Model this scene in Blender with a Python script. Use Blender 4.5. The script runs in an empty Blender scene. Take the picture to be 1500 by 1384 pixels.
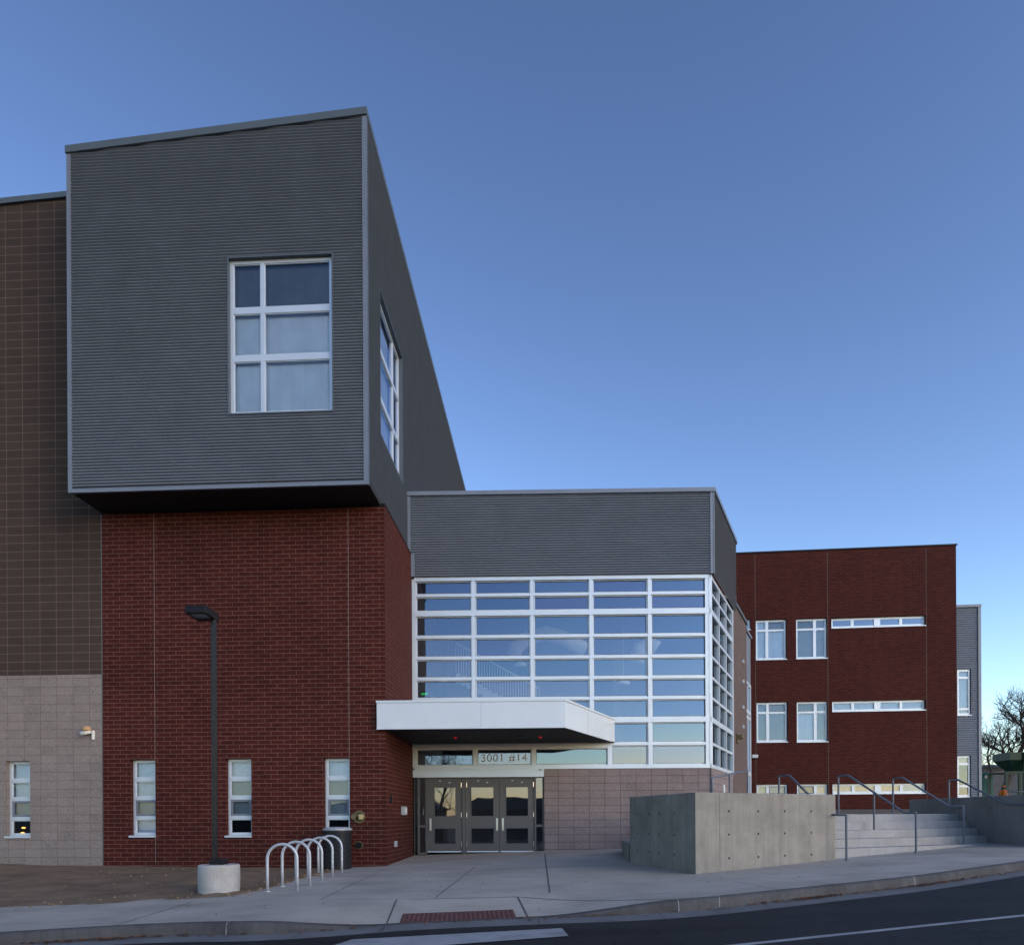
import bpy, bmesh, math, random
from mathutils import Vector as V, Matrix
random.seed(7)
R = math.radians
SC = bpy.context.scene
COL = SC.collection
# ------------------------------------------------------------------ camera model (metres, camera over the road at x=0,y=0)
F, PX, PY, ROLL, ZC = 1080.0, 750.0, 1197.0, R(0.3), 1.5
CR, SR = math.cos(ROLL), math.sin(ROLL)

def ray(px, py):
    dx, dy = px - PX, PY - py
    return ((dx * CR + dy * SR) / F, 1.0, (-dx * SR + dy * CR) / F)

def at(px, py, d):
    r = ray(px, py)
    return V((r[0] * d, d, ZC + r[2] * d))

def zs(x, y):                       # sloping pavement plane
    return ZC - 1.25 + .031 * (x + 3.9) + .018 * (y - 11.4)

def ground(px, py, off=0.0):
    rx, _, rz = ray(px, py)
    d = (-1.25 + .031 * 3.9 - .018 * 11.4 + off) / (rz - .031 * rx - .018)
    return V((rx * d, d, ZC + rz * d))

class Wall:
    """vertical plane: o on the plane, U horizontal direction, n outward normal"""
    def __init__(s, o, U):
        s.o = V((o[0], o[1])); s.U = V((U[0], U[1])).normalized(); s.n = V((s.U.y, -s.U.x))
    def uv(s, px, py):
        r = ray(px, py); d = s.o.dot(s.n) / (r[0] * s.n.x + s.n.y)
        p = V((r[0] * d, d))
        return (p - s.o).dot(s.U), ZC + r[2] * d
    def u(s, px, py): return s.uv(px, py)[0]
    def z(s, px, py): return s.uv(px, py)[1]
    def P(s, u, w, z):
        q = s.o + s.U * u + s.n * w
        return V((q.x, q.y, z))
    def off(s, w): return Wall(s.o + s.n * w, s.U)
    def ucross(s, t):               # u on this wall where it meets the plane of wall t
        return (t.o - s.o).dot(t.n) / s.U.dot(t.n)

def front(px, D, deg):
    r = ray(px, 1100); a = R(deg)
    return Wall((r[0] * D, D), (math.cos(a), -math.sin(a)))

# ------------------------------------------------------------------ mesh builder
class MB:
    def __init__(s): s.v = []; s.f = []
    def add(s, pts, faces):
        b = len(s.v); s.v += [V(p) for p in pts]
        s.f += [tuple(b + i for i in f) for f in faces]
    def quad(s, *p): s.add(p, [tuple(range(len(p)))])
    def hexa(s, a, b):              # two quads (bottom loop, top loop)
        n = len(a)
        s.add(list(a) + list(b), [tuple(reversed(range(n))), tuple(range(n, 2 * n))] +
              [(i, (i + 1) % n, n + (i + 1) % n, n + i) for i in range(n)])
    def box(s, x0, x1, y0, y1, z0, z1):
        s.hexa([(x0, y0, z0), (x1, y0, z0), (x1, y1, z0), (x0, y1, z0)], [(x0, y0, z1), (x1, y0, z1), (x1, y1, z1), (x0, y1, z1)])
    def wbox(s, W, u0, u1, w0, w1, z0, z1):
        s.hexa([W.P(u0, w1, z0), W.P(u1, w1, z0), W.P(u1, w0, z0), W.P(u0, w0, z0)],
               [W.P(u0, w1, z1), W.P(u1, w1, z1), W.P(u1, w0, z1), W.P(u0, w0, z1)])
    def prism(s, poly, z0, z1):     # poly counter-clockwise list of xy
        s.hexa([(p[0], p[1], z0) for p in poly], [(p[0], p[1], z1) for p in poly])
    def tube(s, path, r, n=8, cap=True):
        path = [V(p) for p in path]; rs = r if isinstance(r, (list, tuple)) else [r] * len(path)
        rings = []; ref = None
        for i, p in enumerate(path):
            d = (path[min(i + 1, len(path) - 1)] - path[max(i - 1, 0)]).normalized()
            if ref is None: ref = d.orthogonal().normalized()
            x = (ref - d * ref.dot(d)).normalized(); y = d.cross(x); ref = x
            rings.append([p + (x * math.cos(2 * math.pi * k / n) + y * math.sin(2 * math.pi * k / n)) * rs[i] for k in range(n)])
        b = len(s.v)
        for g in rings: s.v += g
        for i in range(len(rings) - 1):
            for k in range(n):
                a, c = b + i * n + k, b + i * n + (k + 1) % n
                s.f.append((a, c, c + n, a + n))
        if cap:
            s.f.append(tuple(b + k for k in reversed(range(n))))
            s.f.append(tuple(b + (len(rings) - 1) * n + k for k in range(n)))
    def lathe(s, c, prof, n=32):    # prof: (radius, z) bottom to top
        b = len(s.v)
        for r, z in prof:
            s.v += [V((c[0] + r * math.cos(2 * math.pi * k / n), c[1] + r * math.sin(2 * math.pi * k / n), z)) for k in range(n)]
        for i in range(len(prof) - 1):
            for k in range(n):
                a, d = b + i * n + k, b + i * n + (k + 1) % n
                s.f.append((a, d, d + n, a + n))
        s.f.append(tuple(b + k for k in reversed(range(n))))
        s.f.append(tuple(b + (len(prof) - 1) * n + k for k in range(n)))
    def face_wall(s, W, u0, u1, z0, z1, holes=(), w=0.0, reveal=.12):
        us = sorted({u0, u1, *[h[0] for h in holes], *[h[1] for h in holes]})
        zz = sorted({z0, z1, *[h[2] for h in holes], *[h[3] for h in holes]})
        us = [u for u in us if u0 <= u <= u1]; zz = [z for z in zz if z0 <= z <= z1]
        for a, b in zip(us, us[1:]):
            for c, d in zip(zz, zz[1:]):
                m, k = (a + b) / 2, (c + d) / 2
                if any(h[0] < m < h[1] and h[2] < k < h[3] for h in holes): continue
                s.quad(W.P(a, w, c), W.P(b, w, c), W.P(b, w, d), W.P(a, w, d))
        for h in holes:
            a, b, c, d = h[:4]; c = max(c, z0); d = min(d, z1); e = w - reveal
            s.quad(W.P(a, w, c), W.P(a, w, d), W.P(a, e, d), W.P(a, e, c))
            s.quad(W.P(b, w, d), W.P(b, w, c), W.P(b, e, c), W.P(b, e, d))
            s.quad(W.P(a, w, d), W.P(b, w, d), W.P(b, e, d), W.P(a, e, d))
            s.quad(W.P(b, w, c), W.P(a, w, c), W.P(a, e, c), W.P(b, e, c))
    def ribs(s, W, z0, z1, spans, w=0.0, pitch=.0678, amp=.022, n=6):
        """horizontal corrugated sheet; spans(z) -> list of (u0,u1)"""
        N = int((z1 - z0) / pitch * n); prev = None
        for i in range(N + 1):
            z = min(z0 + i * pitch / n, z1); t_ = (i % n) / n; t_ = .5 * t_ / .34 if t_ < .34 else .5 + .5 * (t_ - .34) / .66
            ww = w - amp * math.cos(2 * math.pi * t_)
            cur = (z, ww)
            if prev:
                for a, b in spans((z + prev[0]) / 2):
                    if b - a > .01:
                        s.quad(W.P(a, prev[1], prev[0]), W.P(b, prev[1], prev[0]), W.P(b, ww, z), W.P(a, ww, z))
            prev = cur

OR = {}

def obj(name, m, mat, parent=None, smooth=False, bevel=0.0, origin=None, merge=False):
    if parent is not None: o0 = OR[parent]
    elif origin is not None: o0 = V(origin)
    else:
        xs = [p.x for p in m.v]; ys = [p.y for p in m.v]
        o0 = V(((min(xs) + max(xs)) / 2, (min(ys) + max(ys)) / 2, min(p.z for p in m.v)))
    me = bpy.data.meshes.new(name)
    me.from_pydata([tuple(p - o0) for p in m.v], [], m.f); me.update()
    bm = bmesh.new(); bm.from_mesh(me)
    if merge: bmesh.ops.remove_doubles(bm, verts=bm.verts, dist=1e-4)
    if bevel: bmesh.ops.bevel(bm, geom=list(bm.edges), offset=bevel, segments=2, affect='EDGES', profile=.6, clamp_overlap=True)
    uvl = bm.loops.layers.uv.new('UVMap')
    for f in bm.faces:
        f.normal_update(); n = f.normal; f.smooth = smooth
        if abs(n.z) > .75: t, b = V((1, 0, 0)), V((0, 1, 0))
        else:
            t = V((-n.y, n.x, 0)); t = t.normalized() if t.length > 1e-6 else V((1, 0, 0)); b = V((0, 0, 1))
        for l in f.loops:
            p = l.vert.co + o0; l[uvl].uv = (p.dot(t), p.dot(b))
    bm.to_mesh(me); bm.free()
    me.materials.append(mat)
    o = bpy.data.objects.new(name, me); COL.objects.link(o)
    if parent is not None: o.parent = parent
    else: o.location = o0
    OR[o] = o0
    return o

def tag(o, label=None, cat=None, group=None, kind=None):
    if label: o['label'] = label
    if cat: o['category'] = cat
    if group: o['group'] = group
    if kind: o['kind'] = kind
    return o

def laps(W, us, z0, z1, w, mt, parent):
    for u in us:
        m = MB(); m.ribs(W, z0, z1, lambda z: [(u - .018, u + .018)], w + .004, amp=.0215); obj('sheet_lap', m, mt, parent, smooth=True)

def text_mesh(name, body, size, ext, m, parent, loc, rotz, ax='CENTER', ay='CENTER', sp=1.0):
    cd = bpy.data.curves.new(name, 'FONT'); cd.body = body; cd.size = size; cd.extrude = ext; cd.align_x = ax; cd.align_y = ay; cd.space_character = sp
    fo = bpy.data.objects.new(name, cd); COL.objects.link(fo); bpy.context.view_layer.update()
    me = bpy.data.meshes.new_from_object(fo.evaluated_get(bpy.context.evaluated_depsgraph_get()))
    bpy.data.objects.remove(fo); bpy.data.curves.remove(cd); me.name = name
    me.materials.clear(); me.materials.append(m)
    o = bpy.data.objects.new(name, me); COL.objects.link(o); o.parent = parent; o.location = loc; o.rotation_euler = (R(90), 0, rotz); OR[o] = V(loc)
    return o

def thing(name, label, cat, loc, group=None):
    o = bpy.data.objects.new(name, None); COL.objects.link(o); o.location = loc; o.empty_display_size = .3
    OR[o] = V(loc)
    return tag(o, label, cat, group)

# ------------------------------------------------------------------ materials
def mat(name, col=(.5, .5, .5), rough=.6, metal=0.0, spec=None):
    m = bpy.data.materials.new(name); m.use_nodes = True
    b = m.node_tree.nodes['Principled BSDF']
    b.inputs['Base Color'].default_value = (*col, 1); b.inputs['Roughness'].default_value = rough; b.inputs['Metallic'].default_value = metal
    if spec is not None: b.inputs['Specular IOR Level'].default_value = spec
    return m

class NT:
    def __init__(s, m): s.t = m.node_tree; s.b = s.t.nodes['Principled BSDF']
    def n(s, typ, **kw):
        x = s.t.nodes.new(typ)
        for k, v in kw.items():
            if k.startswith('i_'): x.inputs[k[2:].replace('_', ' ')].default_value = v
            else: setattr(x, k, v)
        return x
    def l(s, a, b): s.t.links.new(a, b)
    def noise(s, vec, scale, detail=4, rough=.55):
        x = s.n('ShaderNodeTexNoise'); x.inputs['Scale'].default_value = scale; x.inputs['Detail'].default_value = detail; x.inputs['Roughness'].default_value = rough
        s.l(vec, x.inputs['Vector']); return x.outputs['Fac']
    def ramp(s, fac, stops):
        x = s.n('ShaderNodeValToRGB'); e = x.color_ramp.elements
        while len(e) < len(stops): e.new(.5)
        for k, (p, c) in enumerate(stops):
            e[k].position = p; e[k].color = (*c, 1) if len(c) == 3 else c
        s.l(fac, x.inputs[0]); return x.outputs[0]
    def mix(s, typ, fac, a, b):
        x = s.n('ShaderNodeMix', data_type='RGBA', blend_type=typ)
        for sock, v in ((x.inputs[0], fac), (x.inputs[6], a), (x.inputs[7], b)):
            if isinstance(v, (int, float)): sock.default_value = v
            elif isinstance(v, tuple): sock.default_value = (*v, 1)
            else: s.l(v, sock)
        return x.outputs[2]
    def bump(s, h, strength, dist=.01, prev=None):
        x = s.n('ShaderNodeBump'); x.inputs['Strength'].default_value = strength; x.inputs['Distance'].default_value = dist
        s.l(h, x.inputs['Height'])
        if prev: s.l(prev, x.inputs['Normal'])
        s.l(x.outputs[0], s.b.inputs['Normal']); return x.outputs[0]
    def geo(s): return s.n('ShaderNodeNewGeometry').outputs['Position']
    def uv(s): return s.n('ShaderNodeUVMap').outputs[0]
    def scale(s, vec, v):
        x = s.n('ShaderNodeVectorMath', operation='MULTIPLY'); s.l(vec, x.inputs[0]); x.inputs[1].default_value = v; return x.outputs[0]

def masonry(name, c1, c2, mortar, bw, bh, ms, offset, grain=0.25, bumpy=.5, rough=.8, var=.25):
    m = mat(name, c1, rough, 0, .12); t = NT(m); uv = t.uv(); g = t.geo()
    b = t.n('ShaderNodeTexBrick', offset=offset, offset_frequency=2)
    t.l(uv, b.inputs['Vector'])
    for k, v in (('Color1', (*c1, 1)), ('Color2', (*c2, 1)), ('Mortar', (*mortar, 1)), ('Scale', 1.0), ('Mortar Size', ms), ('Mortar Smooth', .25), ('Bias', -.1), ('Brick Width', bw), ('Row Height', bh)):
        b.inputs[k].default_value = v
    fine = t.noise(g, 60 if bw < .4 else 34, 3, .75); big = t.noise(g, .55, 5, .6)
    a = t.ramp(fine, [(.25, (1 - grain,) * 3), (.75, (1 + grain,) * 3)])
    c = t.mix('MULTIPLY', 1.0, b.outputs['Color'], a)
    d = t.ramp(big, [(.3, (1 - var,) * 3), (.7, (1 + var * .6,) * 3)])
    c = t.mix('MULTIPLY', 1.0, c, d)
    t.l(c, t.b.inputs['Base Color'])
    c = t.mix('MULTIPLY', 1.0, c, t.ramp(t.noise(t.scale(uv, (1 / bw * .93, 1 / bh * .97, 1)), 1.0, 0), [(.3, (.86, .86, .86)), (.7, (1.14, 1.14, 1.14))] if bw < .4 else [(.3, (.96, .96, .96)), (.7, (1.04, 1.04, 1.04))]))
    st = t.noise(t.scale(g, (1.6, 1.6, .28)), 1.0, 6, .65)
    c = t.mix('MULTIPLY', 1.0, c, t.ramp(st, [(.32, (.93, .93, .93)), (.6, (1.02, 1.02, 1.02))]))
    t.l(c, t.b.inputs['Base Color'])
    n = t.bump(b.outputs['Fac'], -bumpy, .008)
    t.bump(fine, .25, .003, n)
    return m

def concrete(name, col, var=.3, rough=.85, streak=0.0, scale=1.0, stain=0.0, stain_col=(.05, .045, .04), speck=.15):
    m = mat(name, col, rough, 0, .18); t = NT(m); g = t.geo()
    g1 = t.scale(g, (scale,) * 3)
    big = t.noise(g1, .9, 6, .65); fine = t.noise(g1, 45, 3, .7)
    c = t.ramp(big, [(.25, tuple(v * (1 - var) for v in col)), (.55, col), (.8, tuple(min(1, v * (1 + var * .7)) for v in col))])
    c = t.mix('MULTIPLY', 1.0, c, t.ramp(fine, [(.3, (1 - speck,) * 3), (.7, (1 + speck,) * 3)]))
    if streak:
        sv = t.scale(t.geo(), (9, 9, .35)); s = t.noise(sv, 1.0, 8, .75)
        c = t.mix('MULTIPLY', streak, c, t.ramp(s, [(.3, (.55, .53, .49)), (.5, (1, 1, 1)), (.7, (1.3, 1.3, 1.3))]))
    if stain:
        s = t.noise(t.scale(t.geo(), (.8, 1.6, 1.2)), 1.3, 7, .7)
        f = t.ramp(s, [(.52, (0, 0, 0)), (.75, (1, 1, 1))])
        k = t.n('ShaderNodeMath', operation='MULTIPLY'); t.l(f, k.inputs[0]); k.inputs[1].default_value = stain
        c = t.mix('MIX', k.outputs[0], c, stain_col)
    t.l(c, t.b.inputs['Base Color'])
    t.bump(fine, .3, .004)
    return m

def painted(name, col, rough=.4, var=.06, metal=0.0):
    m = mat(name, col, rough, metal, .2); t = NT(m); g = t.geo()
    n = t.noise(g, 1.7, 4, .6)
    c = t.ramp(n, [(.3, tuple(v * (1 - var) for v in col)), (.7, tuple(v * (1 + var) for v in col))])
    t.l(c, t.b.inputs['Base Color'])
    r = t.ramp(t.noise(g, 9, 3), [(.3, (rough - .06,) * 3), (.7, (rough + .06,) * 3)])
    t.l(r, t.b.inputs['Roughness'])
    return m

def glass(name, tint=(.55, .6, .6), refl=(.75, .85, 1.0), base=.16, gain=1.0):
    m = bpy.data.materials.new(name); m.use_nodes = True; t = m.node_tree
    for n in list(t.nodes):
        if n.type != 'OUTPUT_MATERIAL': t.nodes.remove(n)
    out = t.nodes['Material Output']
    tr = t.nodes.new('ShaderNodeBsdfTransparent'); tr.inputs[0].default_value = (*tint, 1)
    gl = t.nodes.new('ShaderNodeBsdfGlossy'); gl.inputs['Color'].default_value = (*refl, 1); gl.inputs['Roughness'].default_value = .012
    geo = t.nodes.new('ShaderNodeNewGeometry'); no = t.nodes.new('ShaderNodeTexNoise'); no.inputs['Scale'].default_value = .9; no.inputs['Detail'].default_value = 1
    bp = t.nodes.new('ShaderNodeBump'); bp.inputs['Strength'].default_value = .05; bp.inputs['Distance'].default_value = .05
    t.links.new(geo.outputs['Position'], no.inputs['Vector']); t.links.new(no.outputs['Fac'], bp.inputs['Height']); t.links.new(bp.outputs[0], gl.inputs['Normal'])
    rc = t.nodes.new('ShaderNodeValToRGB'); e_ = rc.color_ramp.elements
    e_[0].color = (refl[0] * .92, refl[1] * .98, refl[2] * .98, 1); e_[1].color = (min(1, refl[0] * 1.12), refl[1] * .97, refl[2], 1)
    t.links.new(geo.outputs['Random Per Island'], rc.inputs[0]); t.links.new(rc.outputs[0], gl.inputs['Color'])
    fr = t.nodes.new('ShaderNodeFresnel'); fr.inputs['IOR'].default_value = 1.5
    ad = t.nodes.new('ShaderNodeMath'); ad.operation = 'MULTIPLY_ADD'; ad.use_clamp = True
    t.links.new(fr.outputs[0], ad.inputs[0]); ad.inputs[1].default_value = gain; ad.inputs[2].default_value = base
    mx = t.nodes.new('ShaderNodeMixShader')
    t.links.new(ad.outputs[0], mx.inputs[0]); t.links.new(tr.outputs[0], mx.inputs[1]); t.links.new(gl.outputs[0], mx.inputs[2]); t.links.new(mx.outputs[0], out.inputs[0])
    return m

def emit(name, col, st):
    m = mat(name, col, .5); b = m.node_tree.nodes['Principled BSDF']
    b.inputs['Emission Color'].default_value = (*col, 1); b.inputs['Emission Strength'].default_value = st
    return m

M = {}
M['brick'] = masonry('dark red brick', (.054, .0105, .008), (.042, .008, .006), (.118, .064, .05), .305, .1016, .0072, .5, .22, .5, .75, .16)
M['brick_far'] = masonry('dark red brick of the far wing', (.049, .0095, .007), (.037, .007, .0055), (.085, .036, .028), .305, .1016, .008, .5, .2, .4, .8, .12)
M['block_dark'] = masonry('brown concrete block', (.052, .038, .030), (.044, .032, .026), (.125, .085, .062), .406, .2032, .008, 0.0, .2, .4, .8, .08)
M['block_pale'] = masonry('pale concrete block', (.205, .176, .158), (.185, .159, .143), (.115, .076, .065), .406, .2032, .005, 0.0, .38, .5, .85, .06)
M['block_mauve'] = masonry('mauve concrete block', (.205, .165, .158), (.18, .147, .142), (.085, .055, .05), .43, .2032, .0065, 0.0, .4, .5, .85, .07)
M['block_brown'] = masonry('brown block of the rear wing', (.115, .085, .076), (.105, .078, .07), (.10, .07, .06), .406, .2032, .005, 0.0, .2, .4, .85, .1)
M['metal'] = painted('grey corrugated metal', (.14, .162, .195), .5, .07)
M['trim'] = painted('grey metal trim', (.17, .19, .225), .45, .05, .3)
M['edge'] = painted('slate metal roof edge', (.075, .095, .112), .45, .05)
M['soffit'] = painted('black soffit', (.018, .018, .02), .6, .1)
M['frame'] = painted('silver white window frame', (.52, .565, .605), .42, .03, .45)
M['canopy'] = painted('satin white metal panel', (.52, .555, .58), .42, .03, .3)
M['doorpaint'] = painted('grey door paint', (.095, .092, .088), .5, .04)
M['glass'] = glass('coated blue glass', (.64, .68, .69), (.62, .78, 1.0), .135, .9)
M['glass_side_dimmed'] = glass('coated glass dimmed for the flank', (.62, .66, .66), (.6, .78, .9), .015, .6)  # same coated glass; weaker reflection set to darken the brightly lit flank
M['glass_clear'] = glass('plain window glass', (.86, .9, .93), (.72, .88, 1.0), .05, 1.0)
M['glass_door'] = glass('dark door glass', (.45, .47, .47), (.8, .88, 1.0), .10, .9)
M['blind'] = painted('pale roller blind', (.62, .68, .73), .8, .08)
M['blind_warm'] = painted('cream roller blind', (.72, .60, .45), .8, .06)
M['blind_grey'] = painted('grey roller blind', (.11, .125, .14), .8, .15)
M['blind_mid'] = painted('mid grey roller blind', (.25, .285, .31), .8, .12)
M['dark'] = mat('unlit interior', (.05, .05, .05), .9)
M['inner'] = painted('painted interior wall', (.20, .19, .18), .8, .1)
M['duct'] = painted('white spiral duct', (.78, .8, .78), .5, .04)
M['steel'] = mat('brushed steel', (.55, .5, .45), .3, 1.0)
M['galv'] = painted('galvanised steel tube', (.40, .42, .44), .42, .08, .35)
M['rail'] = painted('blue grey painted rail', (.105, .12, .145), .45, .08)
M['bronze'] = painted('dark bronze paint', (.009, .0085, .009), .42, .12)
M['black'] = painted('black plastic', (.016, .017, .02), .45, .1)
M['walk'] = concrete('broom finished concrete pavement', (.335, .302, .262), .2, .85, 0, 1.0, .25, (.12, .105, .09), .12)
M['curb'] = concrete('grimy concrete curb', (.075, .072, .072), .4, .85, .5, 1.5, .9, (.035, .035, .038), .15)
M['gutter'] = concrete('concrete gutter', (.135, .135, .138), .3, .85, 0, 1.4, .6, (.06, .058, .056), .15)
M['board'] = concrete('board marked concrete', (.225, .212, .185), .34, .8, .42, 1.6, .3, (.15, .14, .12), .12)
M['wallc'] = concrete('weathered grey concrete', (.20, .195, .19), .3, .85, .3, 1.3, .3, (.10, .095, .09), .12)
M['steps'] = concrete('pale concrete of the steps', (.285, .285, .28), .22, .8, .25, 1.3, .2, (.2, .17, .14), .1)
M['cast'] = concrete('white cast concrete footing', (.36, .352, .335), .28, .85, .2, 2.5, .35, (.24, .19, .13), .12)
M['asphalt'] = concrete('dark asphalt', (.017, .017, .018), .35, .8, 0, .7, .55, (.010, .010, .011), .5)
def walk_detail(m):
    t = NT(m); g = t.geo(); src = t.b.inputs['Base Color'].links[0].from_socket
    n1 = t.noise(t.scale(g, (.5, 1.2, 1)), .8, 7, .72); c = t.mix('MULTIPLY', 1.0, src, t.ramp(n1, [(.33, (.78, .77, .75)), (.5, (1, 1, 1)), (.68, (1.12, 1.12, 1.12))]))
    n2 = t.noise(g, 7, 2, .5); c = t.mix('MIX', t.ramp(n2, [(.70, (0, 0, 0)), (.76, (.55, .55, .55))]), c, (.13, .12, .11))
    n3 = t.noise(t.scale(g, (1, 60, 1)), 2.0, 2, .5); c = t.mix('MULTIPLY', 1.0, c, t.ramp(n3, [(.35, (.95, .95, .95)), (.65, (1.05, 1.05, 1.05))]))
    t.l(c, t.b.inputs['Base Color'])
walk_detail(M['walk'])
def asphalt_detail(m):
    t = NT(m); g = t.geo(); src = t.b.inputs['Base Color'].links[0].from_socket
    sp = t.noise(g, 130, 2, .6); c = t.mix('MIX', t.ramp(sp, [(.66, (0, 0, 0)), (.74, (.5, .5, .5))]), src, (.075, .075, .075))
    vo = t.n('ShaderNodeTexVoronoi', feature='DISTANCE_TO_EDGE'); vo.inputs['Scale'].default_value = .42
    nz = t.n('ShaderNodeTexNoise'); nz.inputs['Scale'].default_value = 2.2; nz.inputs['Detail'].default_value = 5; t.l(g, nz.inputs['Vector'])
    ad = t.n('ShaderNodeMixRGB', blend_type='ADD'); ad.inputs[0].default_value = .7; t.l(g, ad.inputs[1]); t.l(nz.outputs['Color'], ad.inputs[2]); t.l(ad.outputs[0], vo.inputs['Vector'])
    c = t.mix('MIX', t.ramp(vo.outputs['Distance'], [(.0, (.75, .75, .75)), (.012, (0, 0, 0))]), c, (.006, .006, .007))
    wn = t.noise(t.scale(g, (.12, 1.1, 1)), 1.6, 4, .6); c = t.mix('MULTIPLY', 1.0, c, t.ramp(wn, [(.3, (.7, .7, .7)), (.7, (1.35, 1.35, 1.35))]))
    t.l(c, t.b.inputs['Base Color'])
asphalt_detail(M['asphalt'])
M['line'] = concrete('worn white road paint', (.27, .275, .285), .3, .75, 0, 3.0, .75, (.075, .075, .08), .35)
M['soil'] = concrete('bare brown soil', (.175, .120, .078), .4, .95, 0, 1.6, .7, (.045, .032, .024), .45)
M['terrain'] = concrete('dry ground', (.15, .125, .095), .4, .95, 0, .2, .4, (.08, .06, .045), .3)
M['joint'] = mat('pavement joint filler', (.075, .062, .055), .9)
M['tactile'] = concrete('brick red tactile panel', (.105, .050, .047), .3, .75, 0, 6, .3, (.06, .03, .03), .2)
M['brass'] = mat('brass', (.62, .45, .22), .3, 1.0)
M['brass_dull'] = mat('tarnished brass', (.20, .15, .085), .45, 1.0)
M['white'] = painted('white plastic', (.62, .62, .60), .5, .06)
M['tan'] = painted('tan plastic', (.42, .25, .13), .5, .1)
M['bark'] = concrete('grey brown bark', (.055, .043, .038), .4, .95, 0, 3, 0, (.02,) * 3, .3)
M['green'] = painted('dark green paint', (.005, .026, .017), .5, .2)
M['teal'] = painted('teal plastic', (.012, .10, .09), .5, .1)
M['house'] = painted('pale grey siding', (.07, .074, .082), .8, .1)
M['shingle'] = painted('dark shingle roof', (.05, .05, .055), .85, .2)
M['orange'] = painted('orange cloth', (.28, .085, .012), .8, .1)
M['mesh'] = painted('orange barrier mesh', (.28, .075, .045), .8, .2)
M['mound'] = concrete('reddish dug soil', (.12, .065, .05), .4, .95, 0, 1.2, .4, (.06, .035, .03), .3)
M['cloth'] = painted('dark work trousers', (.03, .03, .04), .9, .2)
M['skin'] = painted('skin', (.35, .2, .14), .6, .05)
M['lettering'] = painted('sandy vinyl lettering', (.31, .275, .25), .6, .05)
M['leaf'] = painted('dark evergreen leaf', (.02, .035, .018), .8, .3)

# ------------------------------------------------------------------ windows
def window(parent, W, u0, u1, z0, z1, vs=(), hs=(), depth=.12, fw=.055, bw=.05, hw=.075, blinds=None, sill=True, g='glass_clear', dark_cells=(), name='window', fm='frame', label=None, extra=()):
    """frame mesh with sub-parts pane, blind, sill; vs/hs are bar centres in u / z"""
    m = MB(); a, b = -depth - .05, -depth + .015
    m.wbox(W, u0, u0 + fw, a, b, z0, z1); m.wbox(W, u1 - fw, u1, a, b, z0, z1)
    m.wbox(W, u0 + fw, u1 - fw, a, b, z1 - fw, z1); m.wbox(W, u0 + fw, u1 - fw, a, b, z0, z0 + fw)
    vs = sorted(vs); hs = sorted(hs)
    for v in vs: m.wbox(W, v - bw / 2, v + bw / 2, a, b - .004, z0 + fw, z1 - fw)
    for h in hs: m.wbox(W, u0 + fw, u1 - fw, a, b - .002, h - hw / 2, h + hw / 2)
    for e in extra: m.wbox(W, *e)
    ue = [u0 + fw] + [x for v in vs for x in (v - bw / 2, v + bw / 2)] + [u1 - fw]
    ze = [z0 + fw] + [x for h in hs for x in (h - hw / 2, h + hw / 2)] + [z1 - fw]
    cells = [(i, j, ue[2 * i], ue[2 * i + 1], ze[2 * j], ze[2 * j + 1]) for i in range(len(ue) // 2) for j in range(len(ze) // 2)]
    # inner sash line round every light
    for i, j, p, q, c, d in cells:
        s = .018; e0, e1 = a + .01, b - .02
        m.wbox(W, p, p + s, e0, e1, c, d); m.wbox(W, q - s, q, e0, e1, c, d); m.wbox(W, p + s, q - s, e0, e1, c, c + s); m.wbox(W, p + s, q - s, e0, e1, d - s, d)
    f = obj(name, m, M[fm], parent)
    if label: f['label'] = label
    pm = MB()
    for i, j, p, q, c, d in cells:
        t = [random.uniform(-.003, .003) for _ in range(3)]; w = a + .02
        pm.quad(W.P(p, w, c), W.P(q, w + t[0], c), W.P(q, w + t[0] + t[1], d), W.P(p, w + t[1], d))
    obj('pane', pm, M[g], f)
    hm = MB()
    for i, j, p, q, c, d in cells:
        if (i, j) in dark_cells:    # opening light with its own grey sash
            s = .05; e0, e1 = a + .012, b - .012
            hm.wbox(W, p + .001, p + s, e0, e1, c, d); hm.wbox(W, q - s, q - .001, e0, e1, c, d); hm.wbox(W, p + s, q - s, e0, e1, c + .001, c + s); hm.wbox(W, p + s, q - s, e0, e1, d - s, d - .001)
    if hm.v: obj('opening_sash', hm, M['trim'], f)
    if blinds:
        by = {}
        for (i, j, p, q, c, d) in cells:
            k = blinds(i, j) if callable(blinds) else blinds.get((i, j))
            if k: by.setdefault(k, []).append((p, q, c, d))
        for k, L in by.items():
            for p, q, c, d in L:
                bm_ = MB()
                w = a - .07
                n = max(2, int((q - p) / .09))
                for s_ in range(n):     # faint vertical waves of cloth
                    x0, x1 = p - .03 + (q - p + .06) * s_ / n, p - .03 + (q - p + .06) * (s_ + 1) / n
                    w0, w1 = w + .006 * math.sin(s_ * 1.9), w + .006 * math.sin((s_ + 1) * 1.9)
                    bm_.quad(W.P(x0, w0, c - .04), W.P(x1, w1, c - .04), W.P(x1, w1, d + .04), W.P(x0, w0, d + .04))
                obj('blind', bm_, M[k], f)
    if sill:
        sm = MB(); sm.wbox(W, u0 - .02, u1 + .01, -depth + .016, .045, z0 - .045, z0 - .003)
        obj('sill', sm, M['frame'], f)
    return f

# ================================================================== planes of the buildings
WA = front(350, 17.39, 3.0)
uc = WA.u(565, 1100); ub = WA.u(149.5, 1000)
WS = Wall(WA.P(uc, 0, 0), (math.sin(R(3)), math.cos(R(3))))      # brick return into the entrance
WSM = WS.off(-.10)                                             # metal side of the tower, set back a little
WT = WA.off(1.15)
WC = front(820, 20.5, 1.2)
zbase = ZC - 1.7

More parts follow.
